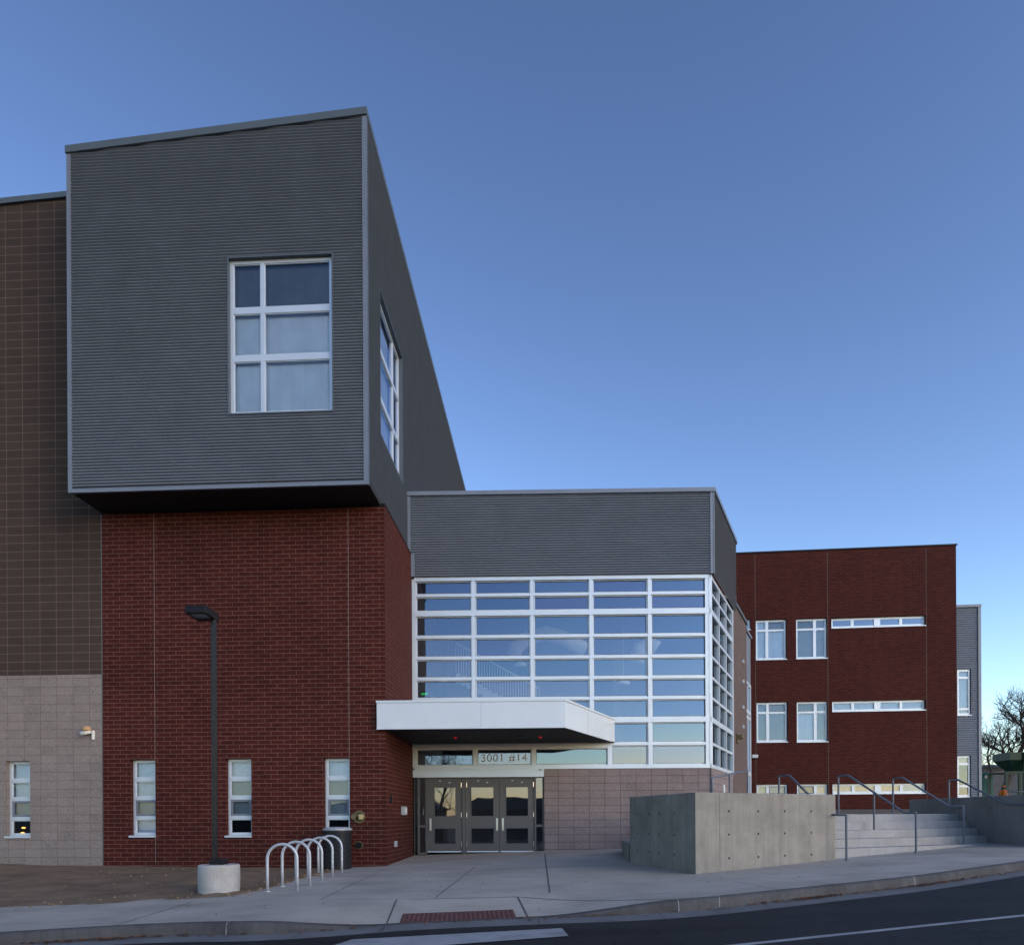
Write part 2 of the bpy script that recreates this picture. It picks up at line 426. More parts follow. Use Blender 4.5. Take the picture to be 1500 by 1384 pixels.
# ------------------------------------------------------------------ corner building: brick below, metal box above
z_sof = WT.z(320, 712.5)
ut0 = WT.u(100.5, 500); ut1 = WT.ucross(WSM)
zt0 = WT.z(99, 217); zt1 = WT.z(537.5, 160)
CB = thing('corner_building', 'tall corner block with dark red brick base and overhanging grey corrugated metal box above it', 'building', WA.P((ub + uc) / 2, 0, zs(-6, 17)))
win_px = [((190.5, 1112.5), (228, 1225)), ((330.5, 1111), (368.5, 1225)), ((474, 1110), (512.5, 1225))]
holes = []
for (xa, ya), (xb, yb) in win_px:
    a, d = WA.uv(xa, ya); b, c = WA.uv(xb, yb); holes.append((a, b, c, d))
m = MB(); m.face_wall(WA, ub, uc, zbase, z_sof, holes, 0, .15)
uret = WS.ucross(WC)
m.face_wall(WS, 0, uret, zbase, z_sof, (), 0)
m.quad(WS.P(0, 0, z_sof), WS.P(uret, 0, z_sof), WS.P(uret, -.14, z_sof), WS.P(0, -.14, z_sof))
brick = obj('brick_wall', m, M['brick'], CB)
for h in (holes[0], holes[2]):
    m = MB(); u = h[1] - .004; m.wbox(WA, u - .005, u + .005, -.01, .0025, h[3] + .002, z_sof - .02); obj('control_joint', m, M['block_mauve'], brick)
    m = MB(); m.wbox(WA, u - .005, u + .005, -.01, .0025, WA.z(300, 1264), h[2] - .02); obj('control_joint', m, M['block_mauve'], brick)
m = MB(); m.wbox(WS, .0, uret, -.10, .012, z_sof + .001, z_sof + .02); m.wbox(WA, ub, uc, -.05, .012, z_sof - .05, z_sof - .001); obj('flashing', m, M['bronze'], CB)
tones = [{(0, 0): 'blind', (0, 1): 'blind_mid', (0, 2): 'blind', (0, 3): 'blind'},
         {(0, 1): 'blind_mid', (0, 2): 'blind_mid', (0, 3): 'blind'},
         {(0, 1): 'blind_mid', (0, 2): 'blind_mid', (0, 3): 'blind'}]
wl = ['narrow window with four pale blinds', 'narrow window with dark bottom light', 'narrow window behind the black bin']
for h, bt, lb in zip(holes, tones, wl):
    hh = h[3] - h[2]
    window(CB, WA, h[0] + .002, h[1] - .002, h[2] + .03, h[3] - .002, (), [h[2] + hh * f for f in (.245, .5, .745)], .15, .05, hw=.085, blinds=bt, dark_cells={(0, 1)}, label=lb)
# metal box
def top_at(u): return zt0 + (zt1 - zt0) * (u - ut0) / (ut1 - ut0)
a, d = WT.uv(334.5, 379); b, c = WT.uv(487, 601)
TW = (a, b, c, d)
def spans_front(z):
    lo = ut0
    if z > zt0: lo = ut0 + (z - zt0) / (zt1 - zt0) * (ut1 - ut0)
    if TW[2] < z < TW[3]: return [(lo, TW[0]), (TW[1], ut1)]
    return [(lo, ut1)]
m = MB(); m.ribs(WT, z_sof, zt1, spans_front)
useg = 1.15                                     # u on WSM: tower front is at u=-1.15
a, d = WSM.uv(556, 424); b, c = WSM.uv(589.5, 699)
sz1 = WSM.z(556, 424); sz0 = WSM.z(556, 632)
SWIN = (a, b, sz0, sz1)
def spans_side(z):
    if SWIN[2] < z < SWIN[3]: return [(-useg, SWIN[0]), (SWIN[1], 26)]
    return [(-useg, 26)]
m.ribs(WSM, z_sof, zt1, spans_side)
WL = Wall(WT.P(ut0, 0, 0), (-WT.n.x, -WT.n.y))
WL = Wall(WT.P(ut0, -9, 0), (WT.n.x, WT.n.y))                  # left flank
m.ribs(WL, z_sof, zt0, lambda z: [(0, 9)])
obj('metal_cladding', m, M['metal'], CB, smooth=True)
laps(WSM, [4.2, 7.6, 11.0, 14.4, 17.8], z_sof, zt1 - .02, 0, M['metal'], CB)
m = MB(); d0 = .11
m.wbox(WT, TW[0] - .03, TW[0], -d0, .014, TW[2] - .03, TW[3] + .03); m.wbox(WT, TW[1], TW[1] + .03, -d0, .014, TW[2] - .03, TW[3] + .03)
m.wbox(WT, TW[0], TW[1], -d0, .014, TW[3], TW[3] + .03); m.wbox(WT, TW[0], TW[1], -d0, .014, TW[2] - .03, TW[2])
obj('window_surround', m, M['edge'], CB); m = MB()
m.wbox(WSM, SWIN[0] - .03, SWIN[0], -d0, .014, sz0 - .03, sz1 + .03); m.wbox(WSM, SWIN[1], SWIN[1] + .03, -d0, .014, sz0 - .03, sz1 + .03)
m.wbox(WSM, SWIN[0], SWIN[1], -d0, .014, sz1, sz1 + .03); m.wbox(WSM, SWIN[0], SWIN[1], -d0, .014, sz0 - .03, sz0)
obj('window_surround', m, M['edge'], CB)
def pz(W, *ys): return [W.z(*p) for p in ys]
vb = WT.u(382.5, 500); hb = [WT.z(410, 519.5), WT.z(410, 449)]
window(CB, WT, TW[0] + .002, TW[1] - .002, TW[2] + .002, TW[3] - .002, [vb], hb, .10, .07, .085, .14, lambda i, j: 'blind_grey' if j == 2 else 'blind', sill=False, label='large square window on the front of the metal box')
su = SWIN[0] + (SWIN[1] - SWIN[0]) * .72
window(CB, WSM, SWIN[0] + .002, SWIN[1] - .002, sz0 + .002, sz1 - .002, [su], [sz0 + (sz1 - sz0) * .32, sz0 + (sz1 - sz0) * .66], .10, .07, .085, .12, lambda i, j: 'blind', sill=False, g='glass', label='large window on the flank of the metal box')
m = MB()
m.wbox(WT, ut1 - .09, ut1 + .02, -.05, .02, z_sof - .01, zt1 - .02); m.wbox(WSM, -useg - .016, -useg + .07, -.05, .02, z_sof - .01, zt1 - .02)
obj('corner_trim', m, M['trim'], CB)
m = MB(); m.wbox(WT, ut0 - .02, ut0 + .07, -.05, .02, z_sof - .01, zt0 + .0); m.wbox(WT, ut0 - .018, ut1 + .018, -.05, .018, z_sof - .05, z_sof + .04)
obj('corner_trim', m, M['trim'], CB)
m = MB()                                        # sloping roof with its fascia
p = [WT.P(ut0 - .03, .06, zt0), WT.P(ut1 + .03, .06, zt1), WT.P(ut1 + .03, -26, zt1), WT.P(ut0 - .05, -26, zt0)]
m.hexa([q - V((0, 0, .15)) for q in p], [q + V((0, 0, .01)) for q in p])
obj('roof', m, M['edge'], CB, bevel=.01)
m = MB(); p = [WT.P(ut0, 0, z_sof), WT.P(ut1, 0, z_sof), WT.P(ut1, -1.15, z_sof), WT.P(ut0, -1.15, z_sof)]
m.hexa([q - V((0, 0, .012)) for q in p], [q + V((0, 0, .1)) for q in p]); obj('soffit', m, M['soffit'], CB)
m = MB()                                        # closed back so the inside stays dark
m.face_wall(WA, ub - 6, uc + .2, zbase, z_sof, (), -9)
m.face_wall(WT, ut0, ut1, z_sof, zt0, (), -26)
m.face_wall(WA, ut0 + .05, uc - .25, z_sof, zt0, (), -3.2)
m.face_wall(WA, ub, uc - .1, zbase, z_sof, (), -3.2)
m.quad(WA.P(ub, -.02, z_sof - .3), WA.P(uc - .1, -.02, z_sof - .3), WA.P(uc - .1, -9, z_sof - .3), WA.P(ub, -9, z_sof - .3))
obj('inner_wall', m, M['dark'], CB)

# ------------------------------------------------------------------ block wing on the left
LW = thing('block_wing', 'left wing of stacked block, dark brown above and pale grey below, with one narrow window', 'building', WA.P(ub - 3, 0, zs(-11, 17)))
ul = ub - 9.0
a, d = WA.uv(8, 1114.5); b, c = WA.uv(44.5, 1226)
hl = (a, b, c, d); zsplit = WA.z(75, 988.5); zl1 = WA.z(98, 281.5); zl0 = zl1 + (WA.z(0, 292.5) - zl1) / (WA.u(98, 281) - WA.u(0, 292)) * (WA.u(98, 281) - ul)
m = MB(); m.face_wall(WA, ul, ub, zbase, zsplit, [hl], .0, .15); obj('lower_wall', m, M['block_pale'], LW)
ue = ut0 + 1.0
m = MB(); m.face_wall(WA, ul, ub, zsplit, z_sof + .1, (), -.001)
m.quad(WA.P(ul, -.001, z_sof + .1), WA.P(ue, -.001, z_sof + .1), WA.P(ue, -.001, zl1 + (zl1 - zl0) * .1), WA.P(ul, -.001, zl0))
m.face_wall(Wall(WA.P(ul, -9, 0), (WA.n.x, WA.n.y)), 0, 9, zbase, zl0)
m.face_wall(WA, ul, ub, zbase, zl0, (), -9)
obj('upper_wall', m, M['block_dark'], LW)
m = MB(); p = [WA.P(ul - .05, .07, zl0), WA.P(ut0 + .0, .07, zl1), WA.P(ut0 + .0, -9, zl1), WA.P(ul - .05, -9, zl0)]
m.hexa([q - V((0, 0, .12)) for q in p], [q + V((0, 0, .01)) for q in p]); obj('roof_edge', m, M['edge'], LW)
hh = hl[3] - hl[2]
window(LW, WA, hl[0] + .002, hl[1] - .002, hl[2] + .03, hl[3] - .002, (), [hl[2] + hh * f for f in (.245, .5, .745)], .15, .05, hw=.085, blinds={(0, 1): 'blind_mid', (0, 2): 'blind', (0, 3): 'blind'}, dark_cells={(0, 1)})
m = MB(); u = ub - .0; m.wbox(WA, u - .012, u + .012, -.01, .003, zbase, z_sof - .06); obj('movement_joint', m, M['doorpaint'], LW)

# ------------------------------------------------------------------ glazed entrance hall
EH = thing('entrance_hall', 'glazed entrance hall with grey metal parapet, white canopy and three grey doors', 'building', WC.P(0, 0, zs(1, 20.5)))
ur = WC.u(1040, 1000); ulh = WC.ucross(WS)
WD = Wall(WC.P(ur, 0, 0), (math.sin(R(25)), math.cos(R(25))))
d1 = WD.u(1071.5, 1000)
z_cw1 = WC.z(830, 844); z_par = WC.z(820, 726); z_cwb = WC.z(920, 1125.5)
ulm = WC.ucross(WSM)
zdoor = zs(WC.P((ulh + WC.u(797, 1200)) / 2, 0, 0).x, 20.5) + .02
m = MB(); wp = .12
m.ribs(WC, z_cw1, z_par, lambda z: [((ulm if z > z_sof else ulh) + .02, ur + .08)], wp)
m.ribs(WD, z_cw1, z_par, lambda z: [(-.07, d1 + .25)], wp)
obj('metal_cladding', m, M['metal'], EH, smooth=True)
m = MB()
m.wbox(WC, ulm, ulm + .09, wp - .05, wp + .02, z_sof - .0, z_par); m2 = MB(); m2.wbox(WC, ulh, ulh + .10, wp - .05, wp + .02, z_cw1, z_sof - .001); obj('corner_trim', m2, M['trim'], EH); obj('corner_trim', m, M['trim'], EH); m = MB()
m.wbox(WC, ur + .0, ur + .115, wp - .1, wp + .02, z_cw1 - .01, z_par); m.wbox(WD, -.10, .03, wp - .1, wp + .022, z_cw1 - .01, z_par)
obj('corner_trim', m, M['trim'], EH)
m = MB()
pA = WC.P(ulm - .02, wp + .06, 0); pB = WC.P(ur + .13, wp + .06, 0); pC = WD.P(d1 + .27, wp + .05, 0); pD = WC.P(ur + 2, -9.5, 0); pE = WC.P(ulm - .02, -9.5, 0)
m.prism([(q.x, q.y) for q in (pA, pB, pC, pD, pE)], z_par - .01, z_par + .10); obj('roof', m, M['trim'], EH)
# curtain wall grid
COLS = [613, 693.7, 779.5, 865.8, 951.3, 1039]
cu = [WC.u(x, 950) for x in COLS]; cu[0] = ulh + .06; cu[-1] = ur - .05
rows_y = [846.5, 870.5, 897, 931.5, 962.5, 993, 1023, 1055, 1090, 1123]
rz = [WC.z(830, y) for y in rows_y]
m = MB(); b0, b1 = -.10, .045
def vbar(W, u, w, z0, z1, p=b1): m.wbox(W, u - w / 2, u + w / 2, b0, p, z0, z1)
def hbar(W, u0, u1, z, h, p=b1): m.wbox(W, u0, u1, b0, p, z - h / 2, z + h / 2)
zdt = WC.z(700, 1093)                           # head of the transom over the doors
ucan = WC.u(893, 1060)
u_t = [ulh + .06, WC.u(696, 1108), WC.u(781.5, 1108), WC.u(893, 1108)]
for k, u in enumerate(cu):
    w = .17 if k == 5 else (.11 if k == 0 else .10)
    vbar(WC, u, w, rz[9] if k >= 4 or k == 0 else rz[7], rz[0])
vbar(WC, u_t[3], .115, rz[9], rz[7])
hh_ = [.115, .076, .15, .076, .076, .076, .076, .14, .076, .105]
for k, z in enumerate(rz):
    L = cu[0]
    if k == 8: L = u_t[3]
    hbar(WC, L, ur + .03, z, hh_[k], b1 + (.012 if k in (0, 2, 7, 9) else -.004))
for u in u_t[1:3]: vbar(WC, u, .09, rz[9], zdt)
hbar(WC, cu[0], u_t[3], zdt, .13, b1 - .006)
# inner frame of every opening light
cells = []
for i in range(5):
    for j in range(9):
        u0, u1 = cu[i] + .0575, cu[i + 1] - .0575
        z1, z0 = rz[j] - hh_[j] / 2, rz[j + 1] + hh_[j + 1] / 2
        if i < 3 and j >= 7: continue
        if i == 3 and j >= 7: u0 = u_t[3] + .0575
        cells.append((u0, u1, z0, z1))
tr = []
for k in range(3): tr.append((u_t[k] + .05, u_t[k + 1] - .05, rz[9] + .055, zdt - .065))
for u0, u1, z0, z1 in cells + tr:
    s = .024
    m.wbox(WC, u0, u0 + s, -.06, -.02, z0, z1); m.wbox(WC, u1 - s, u1, -.06, -.02, z0, z1); m.wbox(WC, u0 + s, u1 - s, -.06, -.02, z0, z0 + s); m.wbox(WC, u0 + s, u1 - s, -.06, -.02, z1 - s, z1)
# flank of the glass box
dv = [.06, .06 + (d1 - .12) / 3, .06 + (d1 - .12) * 2 / 3, d1 - .06]
for u in dv: vbar(WD, u, .10, rz[9], rz[0], .05)
for k, z in enumerate(rz): hbar(WD, 0, d1, z, hh_[k], .046 if k in (0, 2, 7, 9) else .04)
m.wbox(WC, ur - .03, ur + .055, -.12, .057, rz[9] - .06, rz[0] + .05)
m.wbox(WD, d1, d1 + .06, -.1, .06, rz[9] - .06, rz[0] + .06)
CW = obj('curtain_wall', m, M['frame'], EH)
CW['label'] = 'silver framed glass wall above the doors'
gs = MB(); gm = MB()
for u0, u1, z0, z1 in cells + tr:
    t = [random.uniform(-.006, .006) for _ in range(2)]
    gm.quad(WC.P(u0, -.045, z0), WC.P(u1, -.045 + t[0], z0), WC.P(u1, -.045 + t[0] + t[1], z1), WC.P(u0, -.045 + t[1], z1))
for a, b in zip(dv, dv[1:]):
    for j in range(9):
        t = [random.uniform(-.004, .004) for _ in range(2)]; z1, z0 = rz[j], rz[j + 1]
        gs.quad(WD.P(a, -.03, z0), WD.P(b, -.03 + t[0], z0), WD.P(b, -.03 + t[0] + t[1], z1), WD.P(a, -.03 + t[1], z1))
km = MB()
for u0, u1, z0, z1 in cells + tr:
    u0 += .024; u1 -= .024; z0 += .024; z1 -= .024; s = .012
    km.wbox(WC, u0, u0 + s, -.044, -.024, z0, z1); km.wbox(WC, u1 - s, u1, -.044, -.024, z0, z1); km.wbox(WC, u0 + s, u1 - s, -.044, -.024, z0, z0 + s); km.wbox(WC, u0 + s, u1 - s, -.044, -.024, z1 - s, z1)
obj('gasket_shadow_line', km, M['rail'], CW)  # dark gasket strip, also standing in for the shadow line at the sash
obj('glazing', gm, M['glass'], CW)
obj('flank_glazing', gs, M['glass_side_dimmed'], CW)
# block base
ud = WC.u(797.5, 1200)
m = MB(); m.face_wall(WC, ud, ur + .06, zbase, rz[9] - .056, (), .03)
m.face_wall(WD, -.06, WD.u(1078, 1140), zbase, rz[9] - .056, (), .03)
m.quad(WC.P(ud, .03, zbase), WC.P(ud, .03, rz[9] - .06), WC.P(ud, -.15, rz[9] - .06), WC.P(ud, -.15, zbase))
obj('block_base', m, M['block_mauve'], EH)
# doors -------------------------------------------------------------
zh0, zh1 = WC.z(700, 1138), WC.z(700, 1126)
m = MB(); m.wbox(WC, ulh + .01, ud - .01, -.1, .07, zh0, rz[9] - .056); hd = obj('header_panel', m, M['frame'], EH)
m = MB(); m.wbox(WC, WC.u(789, 1127), WC.u(793.5, 1127), .072, .078, WC.z(790, 1128.3), WC.z(790, 1126.7)); obj('logo_plate', m, M['rail'], hd)
def U(x): return WC.u(x, 1190)
ztop = WC.z(700, 1139.3); zbot = zdoor + .01
m = MB()
for x0, x1 in ((611.5, 614.6), (623, 624.6), (677.2, 681.8), (783, 785.4), (794.8, 797.5)): m.wbox(WC, U(x0), U(x1), -.14, -.02, zdoor - .05, zh0)
m.wbox(WC, U(611.5), U(797.5), -.139, -.021, ztop + .004, zh0 - .001)
for x0, x1 in ((614.6, 623), (785.4, 794.8)): m.wbox(WC, U(x0), U(x1), -.13, -.03, WC.z(700, 1211), WC.z(700, 1207.5)); m.wbox(WC, U(x0), U(x1), -.13, -.03, zdoor - .05, WC.z(700, 1247.5))
fr = obj('door_frame', m, M['doorpaint'], EH)
for x0, x1 in ((614.6, 623), (785.4, 794.8)):
    m = MB(); m.quad(WC.P(U(x0), -.08, zdoor), WC.P(U(x1), -.08, zdoor), WC.P(U(x1), -.078, ztop), WC.P(U(x0), -.078, ztop))
    obj('sidelight_pane', m, M['glass_door'], fr)
leaves = [(624.9, 677, 636.4, 666.8, 630.2, 675.4), (682.1, 731.1, 690.3, 722.7, 727.8, 683.4), (731.6, 782.8, 741.6, 773.3, 736.4, 781.5)]
for k, (x0, x1, g0, g1, hx, gx) in enumerate(leaves):
    m = MB(); ga, gb = U(g0), U(g1)
    zz = [WC.z(700, y) for y in (1152.8, 1194.7, 1213, 1235)]
    m.face_wall(WC, U(x0), U(x1), zbot, ztop, [(ga, gb, zz[1], zz[0]), (ga, gb, zz[3], zz[2])], -.05, .04)
    m.wbox(WC, U(x0), U(x1), -.093, -.09, zbot, zz[3]); m.wbox(WC, U(x0), U(x1), -.093, -.09, zz[2], zz[1]); m.wbox(WC, U(x0), U(x1), -.093, -.09, zz[0], ztop)
    m.quad(WC.P(U(x0), -.05, zbot), WC.P(U(x0), -.05, ztop), WC.P(U(x0), -.09, ztop), WC.P(U(x0), -.09, zbot)); m.quad(WC.P(U(x1), -.05, ztop), WC.P(U(x1), -.05, zbot), WC.P(U(x1), -.09, zbot), WC.P(U(x1), -.09, ztop))
    for a_, b_ in ((zz[1], zz[0]), (zz[3], zz[2])):
        s = .022
        m.wbox(WC, ga - s, ga, -.05, -.04, a_ - s, b_ + s); m.wbox(WC, gb, gb + s, -.05, -.04, a_ - s, b_ + s); m.wbox(WC, ga, gb, -.05, -.04, b_, b_ + s); m.wbox(WC, ga, gb, -.05, -.04, a_ - s, a_)
    dr = obj('door', m, M['doorpaint'], EH)
    dr['label'] = ['single door leaf beside the brick return', 'middle door leaf of the pair', 'door leaf beside the pale block wall'][k]
    m = MB()
    for a_, b_ in ((zz[1], zz[0]), (zz[3], zz[2])): m.quad(WC.P(ga, -.07, a_), WC.P(gb, -.0705, a_), WC.P(gb, -.069, b_), WC.P(ga, -.0685, b_))
    obj('pane', m, M['glass_door'], dr)
    hu, hz1, hz0 = U(hx), WC.z(700, 1198), WC.z(700, 1216)
    m = MB(); m.wbox(WC, hu - .028, hu + .028, -.049, -.043, hz0, hz1)
    m.tube([WC.P(hu, -.04, hz0 + .06), WC.P(hu, .015, hz0 + .05), WC.P(hu, .015, hz0 + .17), WC.P(hu, -.04, hz0 + .16)], .012, 8)
    m.tube([WC.P(hu, -.045, hz1 - .06), WC.P(hu, -.02, hz1 - .06)], .022, 12)
    obj('handle', m, M['steel'], dr)
    for y in (1149, 1193, 1236):
        m = MB(); m.tube([WC.P(U(gx), -.04, WC.z(700, y + 3.5)), WC.P(U(gx), -.04, WC.z(700, y - 3.5))], .011, 8); obj('hinge', m, M['steel'], dr)
    m = MB(); m.wbox(WC, U(x0) + .02, U(x1) - .02, -.049, -.04, zbot + .005, zbot + .035); obj('sweep_strip', m, M['frame'], dr)
    for dx, yy in ((.35, 1143.5), (.62, 1146)):
        m = MB(); m.wbox(WC, U(x0 + (x1 - x0) * dx), U(x0 + (x1 - x0) * dx) + .05, -.049, -.042, WC.z(700, yy), WC.z(700, yy) + .018)
        obj('pale_plate', m, M['frame'], dr)  # small pale plates near the head of each leaf
# address on the transom
p = WC.P((WC.u(706.6, 1112) + WC.u(769.6, 1112)) / 2, -.012, WC.z(738, 1118)) - OR[CW]
p = p + V((WC.n.x, WC.n.y, 0)) * -.012
text_mesh('address_number', '3001 #14', .305, .001, M['lettering'], CW, p, math.atan2(WC.U.y, WC.U.x), 'CENTER', 'BOTTOM', 1.12)
# canopy ------------------------------------------------------------
WK = front(690, 17.0, 2.1)
zk1, zk0 = WK.z(690, 1024.5), WK.z(690, 1066.8)
k0, k1 = WK.u(552, 1045), WK.u(827.5, 1045)
q0, q1 = WK.P(k0, 0, 0), WK.P(k1, 0, 0)
WKs = Wall(q1, (math.sin(R(25)), math.cos(R(25)))); kb = WKs.ucross(WC.off(.06))
q2 = WKs.P(kb, 0, 0); q3 = WC.P(ulh, .06, 0); q4 = WA.P(uc + .003, .003, 0); q5 = WA.P(WA.u(551.5, 1045), .003, 0)
poly = [(q.x, q.y) for q in (q0, q1, q2, q3, q4, q5)]
m = MB(); m.prism(poly, zk0 + .02, zk1 - .05)
cp = obj('canopy', m, M['canopy'], EH)
def inset(W, u0, u1, w0, w1, z0, z1): m.wbox(W, u0, u1, w0, w1, z0, z1)
m = MB(); m.wbox(WK, k0 - .015, k1 + .015, -.06, .02, zk1 - .049, zk1); m.wbox(WKs, 0, kb, -.06, .02, zk1 - .048, zk1 - .001); m.wbox(WK, k0 - .01, k1 + .005, -.02, .008, zk0 + .0, zk0 + .018); m.wbox(WKs, .0, kb, -.02, .008, zk0 + .0, zk0 + .017)
obj('coping', m, M['canopy'], cp)
m = MB()
for f in (.556,): u = k0 + (k1 - k0) * f; m.wbox(WK, u - .003, u + .003, -.01, .0015, zk0 + .03, zk1 - .06)
for f in (.42,): m.wbox(WKs, kb * f - .003, kb * f + .003, -.01, .0015, zk0 + .03, zk1 - .06)
obj('panel_joint', m, M['trim'], cp)
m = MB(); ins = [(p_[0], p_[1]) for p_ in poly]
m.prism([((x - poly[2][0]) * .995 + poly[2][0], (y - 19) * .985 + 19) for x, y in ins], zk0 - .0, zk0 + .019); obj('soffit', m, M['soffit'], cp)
for px, py, r_, mt in ((634, 1079.5, .09, 'bronze'), (764, 1078.5, .09, 'bronze'), (667, 1079.3, .03, 'red'), (791.5, 1078.6, .03, 'red')):
    r = ray(px, py); d_ = (zk0 - .0 - ZC) / r[2]; c_ = (r[0] * d_, d_)
    m = MB()
    if mt == 'bronze':
        m.lathe(c_, [(r_, zk0 - .012), (r_, zk0 + .004)], 20); obj('downlight', m, M['bronze'], cp)
    else:
        m.lathe(c_, [(.012, zk0 - .045), (.03, zk0 - .03), (.03, zk0 - .012), (.05, zk0 - .008), (.05, zk0 + .003)], 16)
        if 'red' not in M: M['red'] = emit('red lamp', (.9, .02, .04), .12)
        obj('indicator_lamp', m, M['red'], cp)
# shell of the hall
m = MB(); bk = -9.4
m.face_wall(WC, ulh - .3, ur + 3.4, zbase, z_par, (), bk)
m.quad(WC.P(ulm, .1, z_cw1 + .02), WC.P(ur, .1, z_cw1 + .02), WC.P(ur + 3.4, bk, z_cw1 + .02), WC.P(ulm, bk, z_cw1 + .02))
zf = zdoor - .01
m.quad(WC.P(ulh, -.12, zf), WC.P(ur, -.12, zf), WC.P(ur + 3.4, bk, zf), WC.P(ulh, bk, zf))
m.face_wall(WS, uret + .05, uret + 9.4, zbase, z_par, (), .02)
obj('inner_wall', m, M['inner'], EH)
m = MB(); z2 = WC.z(700, 1058)                  # gallery slab inside
m.wbox(WC, ulh + .1, ur + 1.0, -9.3, -5.2, z2 - .3, z2); obj('gallery_floor', m, M['inner'], EH)

# ------------------------------------------------------------------ interior things seen through the glass
WI = WC.off(-4.2)
m = MB()
pts = [WI.P(*((lambda q: (q[0], 0, q[1]))(WI.uv(px, py)))) for px, py in ((752, 962), (756, 948), (772, 934), (800, 927), (826, 935), (858, 952))]
m.tube(pts, .26, 16); tag(obj('air_duct', m, M['duct'], smooth=True), 'white curved air duct seen through the middle panes of the glass wall', 'air duct')
m = MB(); pts = [WI.P(*((lambda q: (q[0], 0, q[1]))(WI.uv(px, py)))) for px, py in ((932, 968), (938, 950), (952, 944), (962, 950))]
m.tube(pts, .27, 16); tag(obj('air_duct', m, M['duct'], smooth=True), 'short white duct elbow seen through the glass wall nearer the concrete block', 'air duct')
for px, py, lb in ((762, 976, 'white pendant lamp under the curved air duct in the glazed hall'), (913, 1002, 'lower white pendant lamp deep inside the glazed hall')):
    u, z = WI.uv(px, py); c_ = WI.P(u, 0, z)
    t = thing('pendant_lamp', lb, 'lamp', c_, 'pendant lamps in the hall')
    m = MB(); m.lathe(c_, [(.05, z + .2), (.22, z + .06), (.23, z)][::-1], 20); obj('lamp_shade', m, M['duct'], t, smooth=True)
    m = MB(); m.tube([c_ + V((0, 0, .2)), V((c_.x, c_.y, z_cw1))], .012, 6); obj('cord', m, M['galv'], t)
WI2 = WC.off(-3.0)
t = thing('staircase', 'white stair with slatted balustrade climbing inside the glazed hall', 'stairs', WI2.P(WI2.u(690, 1200), 0, zf))
su0, sz_0 = WI2.uv(790, 1052); su1, sz_1 = WI2.uv(668, 985)
m = MB()
for k in range(16):
    a, b = k / 16, (k + 1) / 16
    u0, u1 = su0 + (su1 - su0) * a, su0 + (su1 - su0) * b; z = sz_0 + (sz_1 - sz_0) * b
    m.wbox(WI2, min(u0, u1), max(u0, u1), -1.4, 0, z - .32, z - .02)
obj('flight', m, M['duct'], t)
m = MB()
m.tube([WI2.P(su0, .03, sz_0 + .95), WI2.P(su1, .03, sz_1 + .95)], .03, 8)
for k in range(33):
    a = k / 32; q = WI2.P(su0 + (su1 - su0) * a, .03, sz_0 + (sz_1 - sz_0) * a)
    m.tube([q, q + V((0, 0, .94))], .011, 6)
obj('balustrade', m, M['duct'], t)
u, z = WC.uv(615.8, 1011); q = WC.P(u + .02, -.6, z)
t = thing('exit_sign', 'small lit green exit sign at the hall edge beside the brick return', 'sign', q)
m = MB(); m.wbox(WC, u - .10, u + .16, -.66, -.62, z - .1, z + .1); obj('housing', m, M['black'], t)
M['exit'] = emit('green lit lettering', (.02, .9, .15), 1.0)
text_mesh('lettering', 'EXIT', .09, .002, M['exit'], t, WC.P(u + .03, -.615, z) - q, math.atan2(WC.U.y, WC.U.x))

# ------------------------------------------------------------------ rear block wing (brown, edge-on)
RB = thing('rear_block_wing', 'brown block wing seen edge-on between the glazed hall and the far brick wing', 'building', WD.P(d1 + 2, 0, 0.9))
d2 = WD.u(1092, 1000); d3 = WD.u(1099.5, 1000); zr = WD.z(1072, 882)
zr3 = WD.z(1093, 926)
m = MB(); m.face_wall(WD, d1 + .07, d2, zbase, zr, (), .04); m.quad(WD.P(d2, .04, zbase), WD.P(d2, .04, zr), WD.P(d2, -4, zr), WD.P(d2, -4, zbase))
m.face_wall(WD, d1 + .07, d2, zbase, zr, (), -4)
obj('wall', m, M['block_brown'], RB)
m = MB(); m.wbox(WD, d1 + .07, d2 + .03, -4.02, .09, zr, zr + .12); obj('roof_edge', m, M['edge'], RB)
za = WD.z(1096, 1000)
m = MB(); m.face_wall(WD, d2 + .02, d3, za, zr3, (), .0); m.face_wall(Wall(WD.P(d3, 0, 0), (-WD.n.x, -WD.n.y)), 0, 4, zbase, zr3)
obj('metal_cladding', m, M['metal'], RB)
m = MB(); m.wbox(WD, d2 + .02, d3 + .03, -4, .06, zr3, zr3 + .1); obj('metal_roof_edge', m, M['trim'], RB)
zz0 = 1.0; hs_ = [za - (za - zz0) * f for f in (.2, .24, .62, .8)]
window(RB, WD, d2 + .03, d3 - .02, zz0, za, [(d2 + d3) / 2], hs_, .0, .1, .1, .12, sill=False, g='glass', label='tall strip window of the brown wing')
for py in (969, 998.5, 1036, 1064.5):
    u, z = WD.uv(1085.3, py); m = MB(); m.wbox(WD, u - .08, u + .08, .03, .11, z - .065, z + .065); obj('vent_hood', m, M['galv'], RB, bevel=.02)
u, z = WD.uv(1077.2, 1081.5)
m = MB(); m.wbox(WD, u - .12, u + .12, .04, .1, z - .16, z + .16); m.wbox(WD, u - .14, u + .14, .1, .26, z - .02, z + .11); obj('wall_light', m, M['brass_dull'], RB, bevel=.015)

